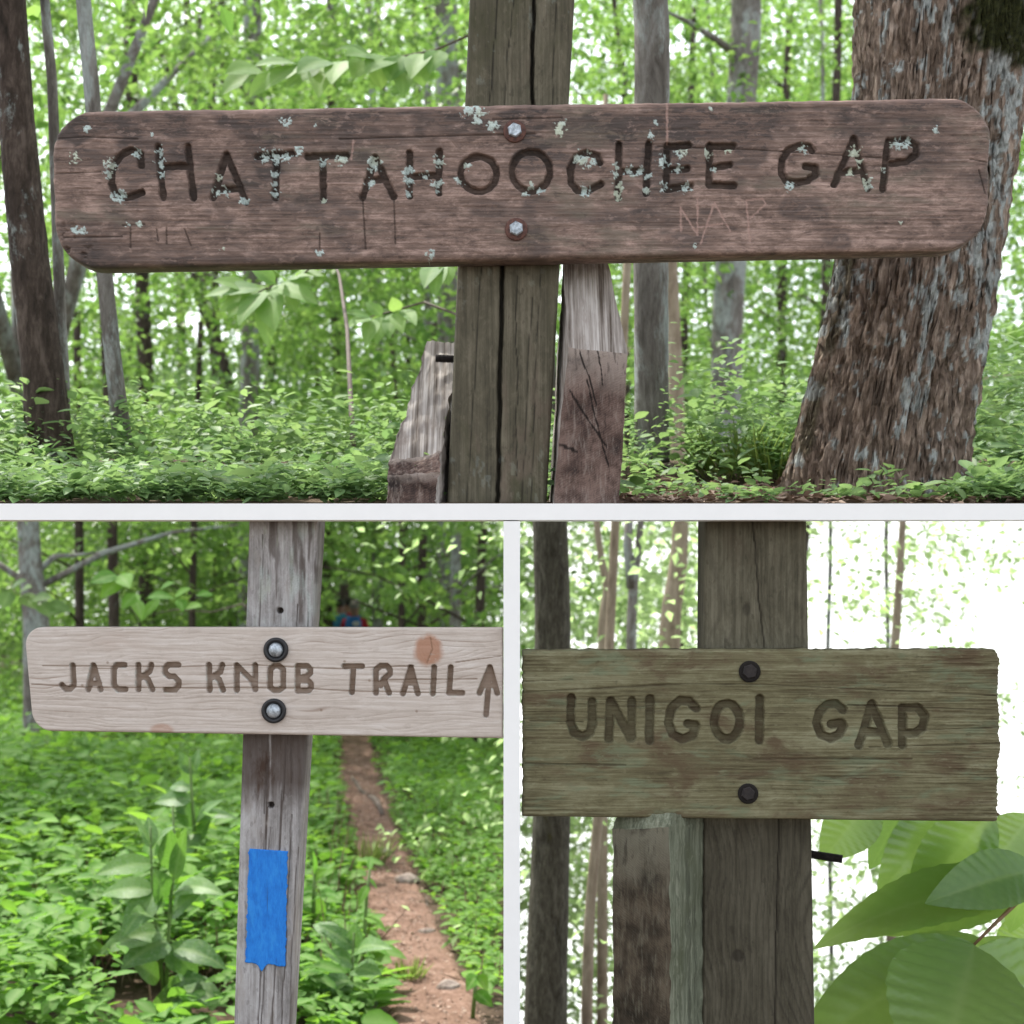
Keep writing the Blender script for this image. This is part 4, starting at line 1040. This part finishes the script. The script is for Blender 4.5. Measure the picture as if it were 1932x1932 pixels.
def scatter_bank(n):
    y = rng.uniform(2.50, 3.73, n); x = rng.uniform(-1.45, 1.45, n)
    px = CX + x / y * F
    litter = (px > 1150) & (px < 1520) & (y < 3.25)
    trunk = np.hypot(x - (1640 - CX) / F * 3.02, y - 3.02) < .22
    post = ((np.abs(px - 940) < 110) & (y < 2.75)) | ((px > 1475) & (px < 1795) & (y < 2.9) & (rng.random(n) > .10))
    k = ~((litter & (rng.random(n) > .10)) | trunk | post)
    return x[k], y[k]
x, y = scatter_bank(3000)
px = CX + x / y * F
h = rng.uniform(.02, .08, len(x)) + .20 * sstep(3.0, 3.7, y) * rng.random(len(x)) + .17 * sstep(1150, 1300, px) * sstep(3.2, 3.7, y) * rng.random(len(x)) + .2 * sstep(1780, 1850, px) * sstep(2.9, 3.6, y) * rng.random(len(x))
ls = .014 + .036 * rng.random(len(x)) ** 1.6
xe = rng.uniform(-1.2, 1.2, 420); ye = rng.uniform(2.495, 2.56, 420); pe = CX + xe / ye * F
ke = ((pe < 725) | (pe > 1800) | ((pe > 1180) & (rng.random(420) < .18)))
x = np.concatenate([x, xe[ke]]); y = np.concatenate([y, ye[ke]]); h = np.concatenate([h, rng.uniform(.012, .04, ke.sum())]); ls = np.concatenate([ls, rng.uniform(.016, .03, ke.sum())])
a = plants(x, y, h, 8, ls, .35 + .5 * fbm(x * 3, y * 3, 121, 3))
tag(leaves_obj("undergrowth", *a[:5], a[5], M['leaf_upper'], hi=True), kind='stuff', label="low soft green plants covering the bank under the red sign")
# leaf litter on the bank and chips on the trail
def flakes(name, x, y, z, s, mat, lb, tl=.5):
    n = len(x); a = rng.uniform(0, 6.28, n)
    D = np.stack([np.cos(a), np.sin(a), rng.normal(size=n) * .25], -1); Nn = np.array([0, 0, 1.]) + randn3(n, .35)
    L = s * rng.uniform(.5, 1.5, n); W = L * rng.uniform(.3, .8, n)
    return tag(leaves_obj(name, np.stack([x, y, z], -1), D, Nn, L, W, rng.random(n), mat, droop=.1), kind='stuff', label=lb)
y = rng.uniform(2.50, 3.3, 2600); x = y * (rng.uniform(1130, 1960, 2600) - CX) / F
flakes("leaf_litter", x, y, uz(x, y) + rng.uniform(.001, .010, len(x)), .026, M['litter'], "dry pinkish brown leaf litter at the foot of the big oak")
y = np.sqrt(rng.uniform(4.5 ** 2, 16 ** 2, 6000)); x = trail_x(y) + trail_h(y) * np.clip(rng.normal(size=6000) * .75, -1.3, 1.3)
zt = gz_left(x, y) + .03 * (fbm(x * 7, y * 7, 73, 4) - .5) + .026
flakes("trail_litter", x, y, zt - .010, .019, M['litter'], "bark chips and dry leaf bits scattered on the trail")
# grass tufts
def blades(n, cx, cy, r, h, zf):
    a = rng.uniform(0, 6.28, n); q = np.sqrt(rng.random(n)) * r
    Pb = np.stack([cx + np.cos(a) * q, cy + np.sin(a) * q, np.zeros(n)], -1); Pb[:, 2] = zf(Pb[:, 0], Pb[:, 1])
    D = np.stack([np.cos(a) * .5, np.sin(a) * .5, np.ones(n)], -1) + randn3(n, .2)
    return Pb, D, np.stack([.3 * np.cos(a), -np.ones(n), .6 * np.ones(n)], -1), h * rng.uniform(.5, 1.2, n), np.full(n, .006) * rng.uniform(.7, 1.5, n)
def tuft(px, d, r, h, n, zf, lb, up=False):
    xx = (px - CX) / F * d
    a = blades(n, xx, d, r, h, zf)
    o = leaves_obj("grass_tuft", *a, rng.random(n), M['grass'], droop=.25, origin=(xx, d, float(zf(xx, d))))
    return tag(o, lb, "grass")
tuft(1390, 3.45, .09, .14, 140, uz, "tuft of long pale grass right of the upright grey trunk", True)
tuft(1455, 3.35, .06, .11, 70, uz, "shorter pale grass tuft close to the big oak's foot")
tuft(690, 9.2, .12, .22, 130, gz_left, "fine green grass tuft at the left edge of the trail by the bend")
tuft(775, 6.3, .05, .10, 60, gz_left, "small grass tuft growing in the near trail")

# ------------------------------------------------------------------ single plants with big leaves
def big_leaf(base, tip, width, nh, mat, parent, droop=.2, fold=.25, veins=9, ripple=.02, tint=.5, serr=.0, nu=5, nv=18, profile=.75, cupflip=1):
    base = np.array(base, float); tip = np.array(tip, float)
    ax = tip - base; L = np.linalg.norm(ax); ax /= L
    S = np.cross(ax, nh); S /= np.linalg.norm(S); U = np.cross(S, ax)
    t = np.linspace(0, 1, nv + 1)[:, None]; s = np.linspace(-1, 1, 2 * nu + 1)[None]
    prof = np.sin(np.pi * np.clip(t, 0, 1) ** profile) ** .8 * (1 - .25 * t)
    prof = np.maximum(prof, .012)
    wdt = width / 2 * prof * (1 + serr * (np.abs((t * veins * 2) % 1 - .5) - .25))
    off = fold * np.abs(s) * wdt - droop * L * (2 * t - 1) ** 2 * 1.0 + droop * L
    off = off - droop * L * .0
    ph = (t * veins - np.abs(s) * 1.3) * 2 * np.pi
    off = off + ripple * width * np.cos(ph) * np.abs(s) ** .6 * prof
    Pm = base + ax * (t * L)[..., None] + S * (s * wdt)[..., None] + U * (off - off[0, nu])[..., None]
    n1 = 2 * nu + 1
    i = np.arange(nv)[:, None] * n1 + np.arange(2 * nu)[None]
    Fq = np.stack([i, i + 1, i + n1 + 1, i + n1], -1).reshape(-1, 4)
    ve = np.zeros((nv + 1, n1)); ve[:, nu] = 1
    ve = np.maximum(ve, .5 * sstep(.75, 1, np.cos(ph + np.pi)) * (np.abs(s) > .05))
    return mk("leaf", Pm.reshape(-1, 3), Fq, mat, parent, {'tint': np.full(Pm.shape[0] * n1, tint), 'vein': ve.ravel()})

# large-leaved branch at the lower right
lb = thing("leafy_branch", P(1932, 1700, 2.9), "branch of very large ribbed backlit leaves below the mossy sign's right end", "plant")
v_, f_ = tube_mesh([P(2130, 2900, 3.1), P(2120, 2200, 3.05), P(2105, 1700, 3.0), P(2080, 1480, 3.0)], [.012, .011, .009, .006], 8); mk("stem", v_, f_, M['twig'], lb)
v_, f_ = tube_mesh([P(2100, 1640, 3.0), P(1960, 1600, 3.12), P(1880, 1535, 3.12), P(1800, 1510, 3.13), P(1640, 1495, 3.13)], [.006, .005, .004, .003, .002], 8); mk("twig", v_, f_, M['stem_red'], lb)
tw = [P(2108, 1620, 3.0), P(2010, 1640, 2.95), P(1932, 1690, 2.92), P(1880, 1740, 2.90), P(1838, 1782, 2.88)]
v_, f_ = tube_mesh(tw, [.006, .006, .005, .004, .003], 8); mk("twig", v_, f_, M['stem_red'], lb)
BL = [ # base, tip (px,py,d), width px, normal, tint
 ((1838,1782,2.88),(1480,2010,2.80),190,(.30,-.6,.85),.75,.06),
 ((1838,1784,2.84),(1755,2090,2.52),300,(.05,-.70,.75),.8,.03),
 ((1846,1786,2.95),(2050,2040,2.98),250,(-.22,-.75,.7),.6,.03),
 ((1850,1770,2.90),(1520,1935,2.98),120,(.2,-.5,.9),.75,.10),
 ((1960,1665,2.98),(1535,1790,3.05),155,(.1,-.55,.8),.95,.10),
 ((1930,1690,2.99),(1600,1760,3.10),130,(.1,-.7,.7),.8,.05),
 ((1960,1640,2.96),(1745,1705,2.90),130,(.1,-.8,.55),.25,.08),
 ((1870,1530,3.08),(1710,1720,3.10),150,(.05,-1,.25),1.0,.02),
 ((1945,1540,3.10),(1840,1665,3.08),120,(.1,-1,.2),.9,.03),
 ((1800,1520,3.15),(1655,1690,3.14),130,(-.1,-1,.2),.55,.03),
 ((1650,1500,3.12),(1548,1625,3.12),120,(.1,-1,.3),.7,.03),
 ((1720,1490,3.18),(1640,1640,3.20),95,(.2,-1,.3),.15,.03),
 ((1960,1560,3.15),(1905,1760,3.16),120,(.1,-1,.3),.8,.05),
 ((1960,1790,3.06),(1700,1900,3.10),130,(.1,-.8,.6),.85,.06),
 ((1700,1930,3.0),(1570,2000,2.96),100,(.2,-.8,.6),.3,.06),
 ((1960,1740,3.2),(1880,1830,3.2),110,(.1,-1,.4),.9,.05),
]
for (b, t, wpx_, nh, ti, dr) in BL:
    big_leaf(P(*b), P(*t), wpx_ / F * b[2], np.array(nh, float), M['leaf_big_leaf'], lb, dr, .09, 12, .020, .35 + .65 * ti, .02, 9, 36, .85)

# sapling sprays in front of the upper wood
def sprig(name, label, d, twig, leaves, mat='leaf_sapling'):
    t = thing(name, P(*twig[0][:2], twig[0][2] if len(twig[0]) > 2 else d), label, "plant")
    v_, f_ = tube_mesh([P(q[0], q[1], q[2] if len(q) > 2 else d) for q in twig], np.linspace(.008, .002, len(twig)), 6)
    mk("twig", v_, f_, M['twig'], t)
    for (bx, by, tx, ty, wd) in leaves:
        nh = np.array([random.uniform(-.3, .3), -.75, .75 + random.uniform(-.2, .2)])
        big_leaf(P(bx, by, d + random.uniform(-.05, .05)), P(tx, ty, d - random.uniform(.0, .18)), 1.4 * wd / F * d, nh, M[mat], t, .06, .12, 7, .012, random.uniform(.2, 1), 0, 3, 9, .8)
    return t
sprig("sapling_sprig", "sapling sprig of soft oval leaves under the letter T of the red sign", 5.3, [(668, 872, 3.68), (662, 760, 3.9), (655, 620, 4.4), (640, 520, 4.9), (620, 470, 5.2), (560, 530), (500, 545), (470, 560)],
 [(490,545,385,560,42),(480,550,400,530,40),(500,540,415,590,40),(500,550,450,615,40),(505,550,520,625,48),(500,548,486,640,0.1),(510,555,505,655,40),(520,545,560,590,40),(515,540,600,575,42),(530,535,590,545,34),(520,535,470,505,34),(535,530,500,500,30),(545,525,610,520,34),(480,555,430,600,36),(560,520,600,500,30)])
sprig("sapling_sprig", "sapling sprig of broad pale leaves above the letters TTA of the red sign", 5.1, [(935, 890, 3.6), (930, 500, 4.3), (925, 200, 4.8), (900, 60), (820, 95), (740, 110), (640, 120), (540, 130)],
 [(480,135,418,180,38),(490,130,425,140,42),(560,120,480,125,40),(520,140,470,185,36),(560,125,500,170,42),(600,120,540,165,50),(620,115,560,140,44),(610,125,600,185,40),(650,115,625,160,42),(700,110,650,105,36),(690,115,665,150,38),(740,110,690,140,46),(760,105,735,155,50),(780,108,800,165,44),(800,100,775,150,40),(760,110,760,185,42),(720,112,720,170,40),(830,95,810,140,36),(700,105,640,90,34)])
sprig("sapling_sprig", "leaf sprig hanging from under the red sign just left of the olive post", 4.9, [(938, 890, 3.55), (925, 620, 4.2), (900, 500, 4.7), (850, 480), (835, 500), (815, 510)],
 [(825,500,800,545,34),(830,500,822,560,34),(840,495,846,540,26)])
sprig("sapling_sprig", "droopy compound leaf sprig left of the rotted brace", 5.0, [(942, 890, 3.5), (925, 720, 4.1), (880, 600, 4.7), (800, 570), (730, 590), (690, 600)],
 [(700,600,650,590,22),(700,600,655,620,24),(705,602,690,655,26),(720,598,710,650,26),(740,592,735,640,26),(745,590,760,630,24),(760,585,785,615,24),(720,596,690,570,22),(750,588,740,560,22)])
sprig("sapling_sprig", "leafy sprig hanging at the left edge above the pale arrow sign", 13.2, [(52, 1080, 13.95), (20, 1100, 13.5), (30, 1120), (90, 1140)],
 [(20,1115,5,1150,26),(35,1120,60,1108,24),(40,1122,70,1150,26),(60,1130,100,1130,22),(75,1136,95,1165,22),(85,1140,135,1155,24),(20,1112,50,1095,22)], 'leaf_pale')
sprig("sapling_sprig", "shaded leafy branch above the letters CKS of the pale sign", 9.0, [(520, 1560), (515, 1300), (500, 1160), (455, 1140), (400, 1155), (330, 1150), (260, 1165), (220, 1110)],
 [(220,1085,170,1100,30),(225,1085,245,1110,30),(230,1090,190,1130,28),(260,1120,230,1150,24),(280,1125,330,1130,18),(300,1130,270,1170,24),(330,1125,360,1110,18),(340,1130,345,1155,18),(255,1130,268,1172,20),(380,1140,350,1150,18),(300,1115,330,1100,16),(400,1120,370,1125,16)], 'leaf_under')

def herb(name, label, px, py, d, stems, leaves, mat='leaf_herb', grp=None):
    """stems: px polylines; leaves: base, tip, width (px)"""
    t = thing(name, P(px, py, d), label, "plant", grp)
    for st in stems:
        v_, f_ = tube_mesh([P(x, y, d) for x, y in st], np.linspace(.010, .005, len(st)) * d / 6, 8)
        mk("stem", v_, f_, M['stem'], t)
    for (bx, by, tx, ty, wd, up, dr) in leaves:
        nh = np.array([random.uniform(-.25, .25), -.75 + .3 * up, .7 + .3 * up])
        big_leaf(P(bx, by, d), P(tx, ty, d - random.uniform(-.1, .22)), 1.2 * wd / F * d, nh, M[mat], t, dr, .16, 8, .016, random.uniform(.1, .9), .1, 4, 14, .75)
    return t
herb("broad_leaf_herb", "tall broad leaved herb with dusty drooping leaves left of the blazed post", 305, 1880, 5.6,
 [[(312,1900),(316,1800),(322,1700),(330,1620),(326,1520)],[(310,1880),(298,1780),(290,1700),(286,1640),(284,1560)]],
 [(284,1590,240,1535,34,0,.02),(286,1600,280,1540,28,0,.02),(290,1600,330,1560,30,0,.04),(288,1630,178,1652,46,.2,.10),(290,1680,190,1690,48,.3,.12),(300,1680,230,1770,60,0,.05),(325,1690,425,1690,50,.3,.16),
  (326,1720,385,1680,58,0,.05),(322,1780,372,1845,56,0,.08),(312,1760,182,1805,56,.2,.14),(316,1775,228,1830,70,.1,.12),(330,1790,430,1830,48,.3,.14),(326,1640,318,1560,46,0,.03),(328,1660,352,1560,30,0,.02),
  (300,1850,240,1810,44,.1,.1),(318,1860,392,1850,40,.2,.1),(330,1880,430,1900,66,.5,.2),(320,1960,335,1840,80,-.3,.05),(296,1740,246,1725,50,.1,.1),(310,1700,290,1640,50,0,.04),(310,1850,350,1900,50,0,.06)])
herb("broad_leaf_herb", "second tall herb stem with notched leaves, behind the dusty one and left of the post", 368, 1640, 7.0,
 [[(370,1640),(366,1560),(362,1500),(358,1430)]],
 [(360,1460,338,1418,24,0,.02),(362,1460,376,1412,22,0,.02),(360,1480,350,1425,26,0,.02),(362,1490,320,1487,26,.3,.14),(362,1510,290,1516,40,.3,.1),(364,1560,335,1500,40,0,.04),(366,1565,420,1510,38,.1,.08),(368,1560,450,1545,30,.3,.2),(366,1570,345,1625,44,0,.03),(368,1590,400,1540,30,0,.03)])
herb("seedling", "bright oval leaved seedling in the near bottom left corner", 120, 1900, 5.5, [[(130,1930),(130,1850),(128,1800)]],
 [(128,1800,75,1790,36,.3,.06),(130,1800,165,1815,36,.1,.06),(130,1850,70,1880,40,.3,.08),(135,1850,165,1895,40,0,.06),(130,1800,150,1760,34,0,.05),(120,1870,60,1915,42,.2,.06)], 'leaf_under')
herb("seedling", "three leaved bright seedling left of the dusty herb", 140, 1800, 5.9, [[(140,1820),(142,1760),(144,1740)]],
 [(144,1740,90,1750,32,.3,.08),(146,1740,170,1770,34,0,.05),(146,1740,190,1720,30,.2,.06),(140,1740,130,1690,34,0,.04),(150,1735,120,1720,30,.2,.05)], 'leaf_under')
herb("seedling", "tall pointed leaved herb between the blazed post and the trail", 660, 1900, 5.6, [[(662,1930),(664,1830),(668,1760)]],
 [(668,1790,672,1740,30,0,.02),(668,1800,740,1790,40,.2,.12),(666,1820,610,1800,40,.2,.1),(666,1830,720,1840,44,.1,.08),(664,1850,600,1870,48,.1,.08),(664,1870,715,1895,48,.1,.08),(668,1790,600,1745,34,.2,.1),(660,1890,620,1930,50,0,.06),(640,1770,590,1745,36,.3,.1)], 'leaf_herb')
herb("seedling", "slim arching stem with small leaves leaning over the trail's left edge", 690, 1830, 6.2, [[(684,1840),(688,1760),(692,1690),(698,1640)]],
 [(694,1670,676,1710,18,0,.05),(696,1660,712,1680,14,0,.05),(690,1730,730,1760,18,.2,.1),(698,1640,700,1615,12,0,.02),(688,1760,660,1770,18,.1,.05)], 'leaf_under')
herb("seedling", "pale herb with upright leaves just right of the blue blaze", 600, 1720, 6.6, [[(590,1760),(592,1680),(594,1630)]],
 [(594,1650,590,1605,16,0,.02),(594,1660,620,1640,20,.2,.08),(594,1680,560,1690,22,.1,.06),(592,1700,640,1690,28,.3,.12),(592,1720,560,1745,26,0,.05),(592,1690,612,1740,24,0,.05)], 'leaf_under')
herb("seedling", "leafy seedling at the right edge of the trail near the white gutter strip", 890, 1880, 5.6, [[(892,1920),(896,1870),(900,1840)]],
 [(900,1840,880,1870,28,0,.05),(900,1840,920,1870,26,0,.05),(900,1838,935,1830,22,.2,.05),(898,1845,870,1835,22,.2,.05),(896,1870,930,1900,26,0,.05)], 'leaf_under')

# ------------------------------------------------------------------ roots, sticks and stones on the trail
def on_ground(px, py):
    d = 1.6 / ((py - EYE_PY) / F - .015)
    x = (px - CX) / F * d
    return np.array([x, d, float(gz_left(x, d))])
def root(label, pts, r, mat='twig', name="tree_root", cat="root"):
    ps = [on_ground(*p) + np.array([0, 0, r * .5]) for p in pts]
    V, Fc = tube_mesh(ps, [r * (.5 + .5 * math.sin(math.pi * (k + .6) / (len(ps) + .2))) for k in range(len(ps))], 8, .2)
    return tag(mk(name, V, Fc, M[mat], None, origin=ps[0]), label, cat)
root("bare tree root crossing the trail, upper thin part", [(664,1472),(674,1486),(680,1498),(692,1506)], .022)
root("thick bent tree root across the trail below the thin one", [(696,1510),(704,1512),(712,1520),(722,1542)], .03)
root("short stick lying at the trail's right edge", [(798,1628),(806,1622),(820,1622),(838,1626)], .012, name="stick", cat="stick")
root("thin pale twig lying in the near trail", [(805,1690),(806,1710),(812,1728)], .006, name="stick", cat="stick")
root("pale twig by the trail's right edge low down", [(886,1785),(884,1800),(880,1818)], .006, name="stick", cat="stick")
def stone(label, px, py, r):
    c = on_ground(px, py); V = []; Fc = []
    for j in range(7):
        for i in range(10):
            a = 2 * math.pi * i / 10; b = math.pi * j / 6
            p = np.array([math.sin(b) * math.cos(a), math.sin(b) * math.sin(a) * .8, math.cos(b) * .45])
            V.append(c + (p + .22 * np.array(mnoise.noise_vector(Vector(p * 1.4 + c)))) * r + np.array([0, 0, .25 * r]))
    for j in range(6):
        for i in range(10):
            Fc.append([j * 10 + i, (j + 1) * 10 + i, (j + 1) * 10 + (i + 1) % 10, j * 10 + (i + 1) % 10])
    tag(mk("stone", V, Fc, M['stone'], None, smooth=False, origin=c), label, "stone", "stones on the trail")
stone("small pale stone in the middle of the trail near the fork of roots", 737, 1575, .04)
stone("flat stone at the left of the trail beside the grass tuft", 726, 1610, .06)
stone("stone at the right edge of the trail opposite the flat one", 800, 1620, .06)
stone("small stone low in the near trail, right of the slim stem", 806, 1760, .045)
stone("buried tan stone in the lower trail close to the bottom", 846, 1868, .055)
stone("rounded stone in the trail middle below the stick", 768, 1665, .08)

# ------------------------------------------------------------------ hikers on the trail
def skin_person(label, px, d, zoff, jacket, trousers, hair, turn, arm=0.0, hairname="hair"):
    x = (px - CX) / F * d; g = float(gz_left(x, d)) + zoff + .07
    t = thing("person", (x, d, g), label, "person", "hikers walking away along the trail")
    J = [((0, 0, .95), .15), ((0, .01, 1.18), .15), ((0, .02, 1.38), .16), ((0, .03, 1.50), .065), ((0, .02, 1.58), .085), ((0, .01, 1.68), .095), ((0, .01, 1.76), .06),
         ((.19, .02, 1.40), .065), ((.26, .03, 1.14), .05), ((.22, .12, .92), .042), ((.215, .17, .84), .03),
         ((-.19, .02, 1.40), .065), ((-.26, -.02, 1.14), .05), ((-.25, .06, .90), .042), ((-.245, .09, .82), .03),
         ((.10, 0, .86), .095), ((.11, .10, .50), .065), ((.11, .05, .09), .045), ((.11, .18, .04), .04),
         ((-.10, 0, .86), .095), ((-.11, -.06, .50), .065), ((-.11, -.22, .12), .045), ((-.11, -.10, .04), .04)]
    E = [(0, 1), (1, 2), (2, 3), (3, 4), (4, 5), (5, 6), (2, 7), (7, 8), (8, 9), (9, 10), (2, 11), (11, 12), (12, 13), (13, 14), (0, 15), (15, 16), (16, 17), (17, 18), (0, 19), (19, 20), (20, 21), (21, 22)]
    me = bpy.data.meshes.new("body")
    ca, sa = math.cos(turn), math.sin(turn)
    me.from_pydata([(p[0] * ca - p[1] * sa, p[0] * sa + p[1] * ca, p[2]) for p, _ in J], E, [])
    ob = bpy.data.objects.new("body", me); COL.objects.link(ob); ob.parent = t
    ob.modifiers.new("skin", 'SKIN'); sub = ob.modifiers.new("sub", 'SUBSURF'); sub.levels = sub.render_levels = 2
    for k, (_, r) in enumerate(J):
        sv = me.skin_vertices[0].data[k]; sv.radius = (r, r); sv.use_root = (k == 0)
    dg = bpy.context.evaluated_depsgraph_get(); ev = ob.evaluated_get(dg); m2 = bpy.data.meshes.new_from_object(ev)
    ob.modifiers.clear(); ob.data = m2
    m2.materials.clear()
    for m in (jacket, trousers, MS['skin']): m2.materials.append(m)
    for p in m2.polygons:
        z = p.center.z; r = abs(p.center.x * ca + p.center.y * sa)
        p.material_index = 2 if z > 1.50 or (z < .86 and r > .19) else (1 if z < .98 and r < .2 else 0)
        p.use_smooth = True
    # hair cap
    V = []; Fc = []
    for j in range(8):
        for i in range(14):
            a = 2 * math.pi * i / 14; b = math.pi * .62 * j / 7
            V.append((x + .105 * math.sin(b) * math.cos(a), d + .01 - .012 + .115 * math.sin(b) * math.sin(a), g + 1.69 + .115 * math.cos(b)))
    for j in range(7):
        for i in range(14): Fc.append([j * 14 + i, (j + 1) * 14 + i, (j + 1) * 14 + (i + 1) % 14, j * 14 + (i + 1) % 14])
    mk(hairname, V, Fc, hair, t)
    # face at the far side, ears
    for sx in (-1, 1):
        lathe("ear", (x + sx * .096 * ca, d + .01, g + 1.665), (sx, 0, 0), [(.028, -.01), (.03, .008), (.02, .014)], 10, MS['skin'], t)
    lathe("nose", (x, d + .105, g + 1.66), (0, 1, -.3), [(.018, -.01), (.012, .012), (.004, .02)], 8, MS['skin'], t)
    return t
MS = {'skin': simple("skin", (.45, .25, .18), .6), 'teal': simple("teal_jacket", (.03, .42, .48), .7), 'red': simple("red_jacket", (.65, .02, .05), .7), 'blue': simple("blue_pack", (.03, .17, .52), .7),
      'navy': simple("navy_trousers", (.03, .035, .06), .8), 'dark_hair': simple("dark_hair", (.02, .015, .012), .6), 'grey_hair': simple("grey_hair", (.34, .30, .27), .7), 'white': simple("white_patch", (.7, .7, .72), .7), 'aqua': simple("aqua_pack", (.06, .36, .62), .7)}
hd = 28.0
def backpack(label, px, d, zoff, mat, patch=None):
    x = (px - CX) / F * d; g = float(gz_left(x, d)) + zoff + .07
    t = thing("backpack", (x, d - .2, g + .95), label, "backpack")
    V = []; Fc = []
    for j in range(9):
        z = j / 8; wv = .17 * (1 - .35 * abs(2 * z - 1) ** 3); dv = .12 * (1 - .5 * abs(2 * z - 1) ** 3)
        for i in range(14):
            a = 2 * math.pi * i / 14; cc, ss = math.cos(a), math.sin(a)
            V.append((x + wv * np.sign(cc) * abs(cc) ** .6, d - .24 + dv * np.sign(ss) * abs(ss) ** .6, g + .95 + .55 * z))
    for j in range(8):
        for i in range(14): Fc.append([j * 14 + i, j * 14 + (i + 1) % 14, (j + 1) * 14 + (i + 1) % 14, (j + 1) * 14 + i])
    Fc.append(list(range(14))[::-1]); Fc.append([8 * 14 + i for i in range(14)])
    mk("pack_body", V, Fc, mat, t)
    lathe("front_pocket", (x, d - .35, g + 1.12), (0, -1, 0), [(.10, 0), (.095, .035), (.06, .05)], 12, mat, t)
    if patch: lathe("patch", (x + .07, d - .362, g + 1.36), (0, -1, -.1), [(.05, 0), (.05, .012), (.04, .016)], 8, patch, t, sx=1.5)
    for sx in (-1, 1):
        v_, f_ = tube_mesh([(x + sx * .10, d - .13, g + 1.05), (x + sx * .12, d - .02 + .15, g + 1.2), (x + sx * .12, d + .16, g + 1.36), (x + sx * .11, d - .04, g + 1.51), (x + sx * .10, d - .14, g + 1.44)], [.018] * 5, 6)
        mk("strap", v_, f_, mat, t)
skin_person("hiker with dark hair in a teal jacket, leftmost on the trail above the pale sign", 641, hd, .0, MS['teal'], MS['navy'], MS['dark_hair'], 0)
backpack("aqua backpack worn by the leftmost hiker", 641, hd, .0, MS['aqua'])
skin_person("dark haired hiker half hidden between the two others", 656, hd + 1.4, .0, MS['red'], MS['navy'], MS['dark_hair'], .2)
skin_person("grey haired hiker in a red jacket, rightmost on the trail above the pale sign", 669, hd - .4, -.04, MS['red'], MS['navy'], MS['grey_hair'], 0)
backpack("blue backpack with a white patch worn by the grey haired hiker", 669, hd - .4, -.04, MS['blue'], MS['white'])
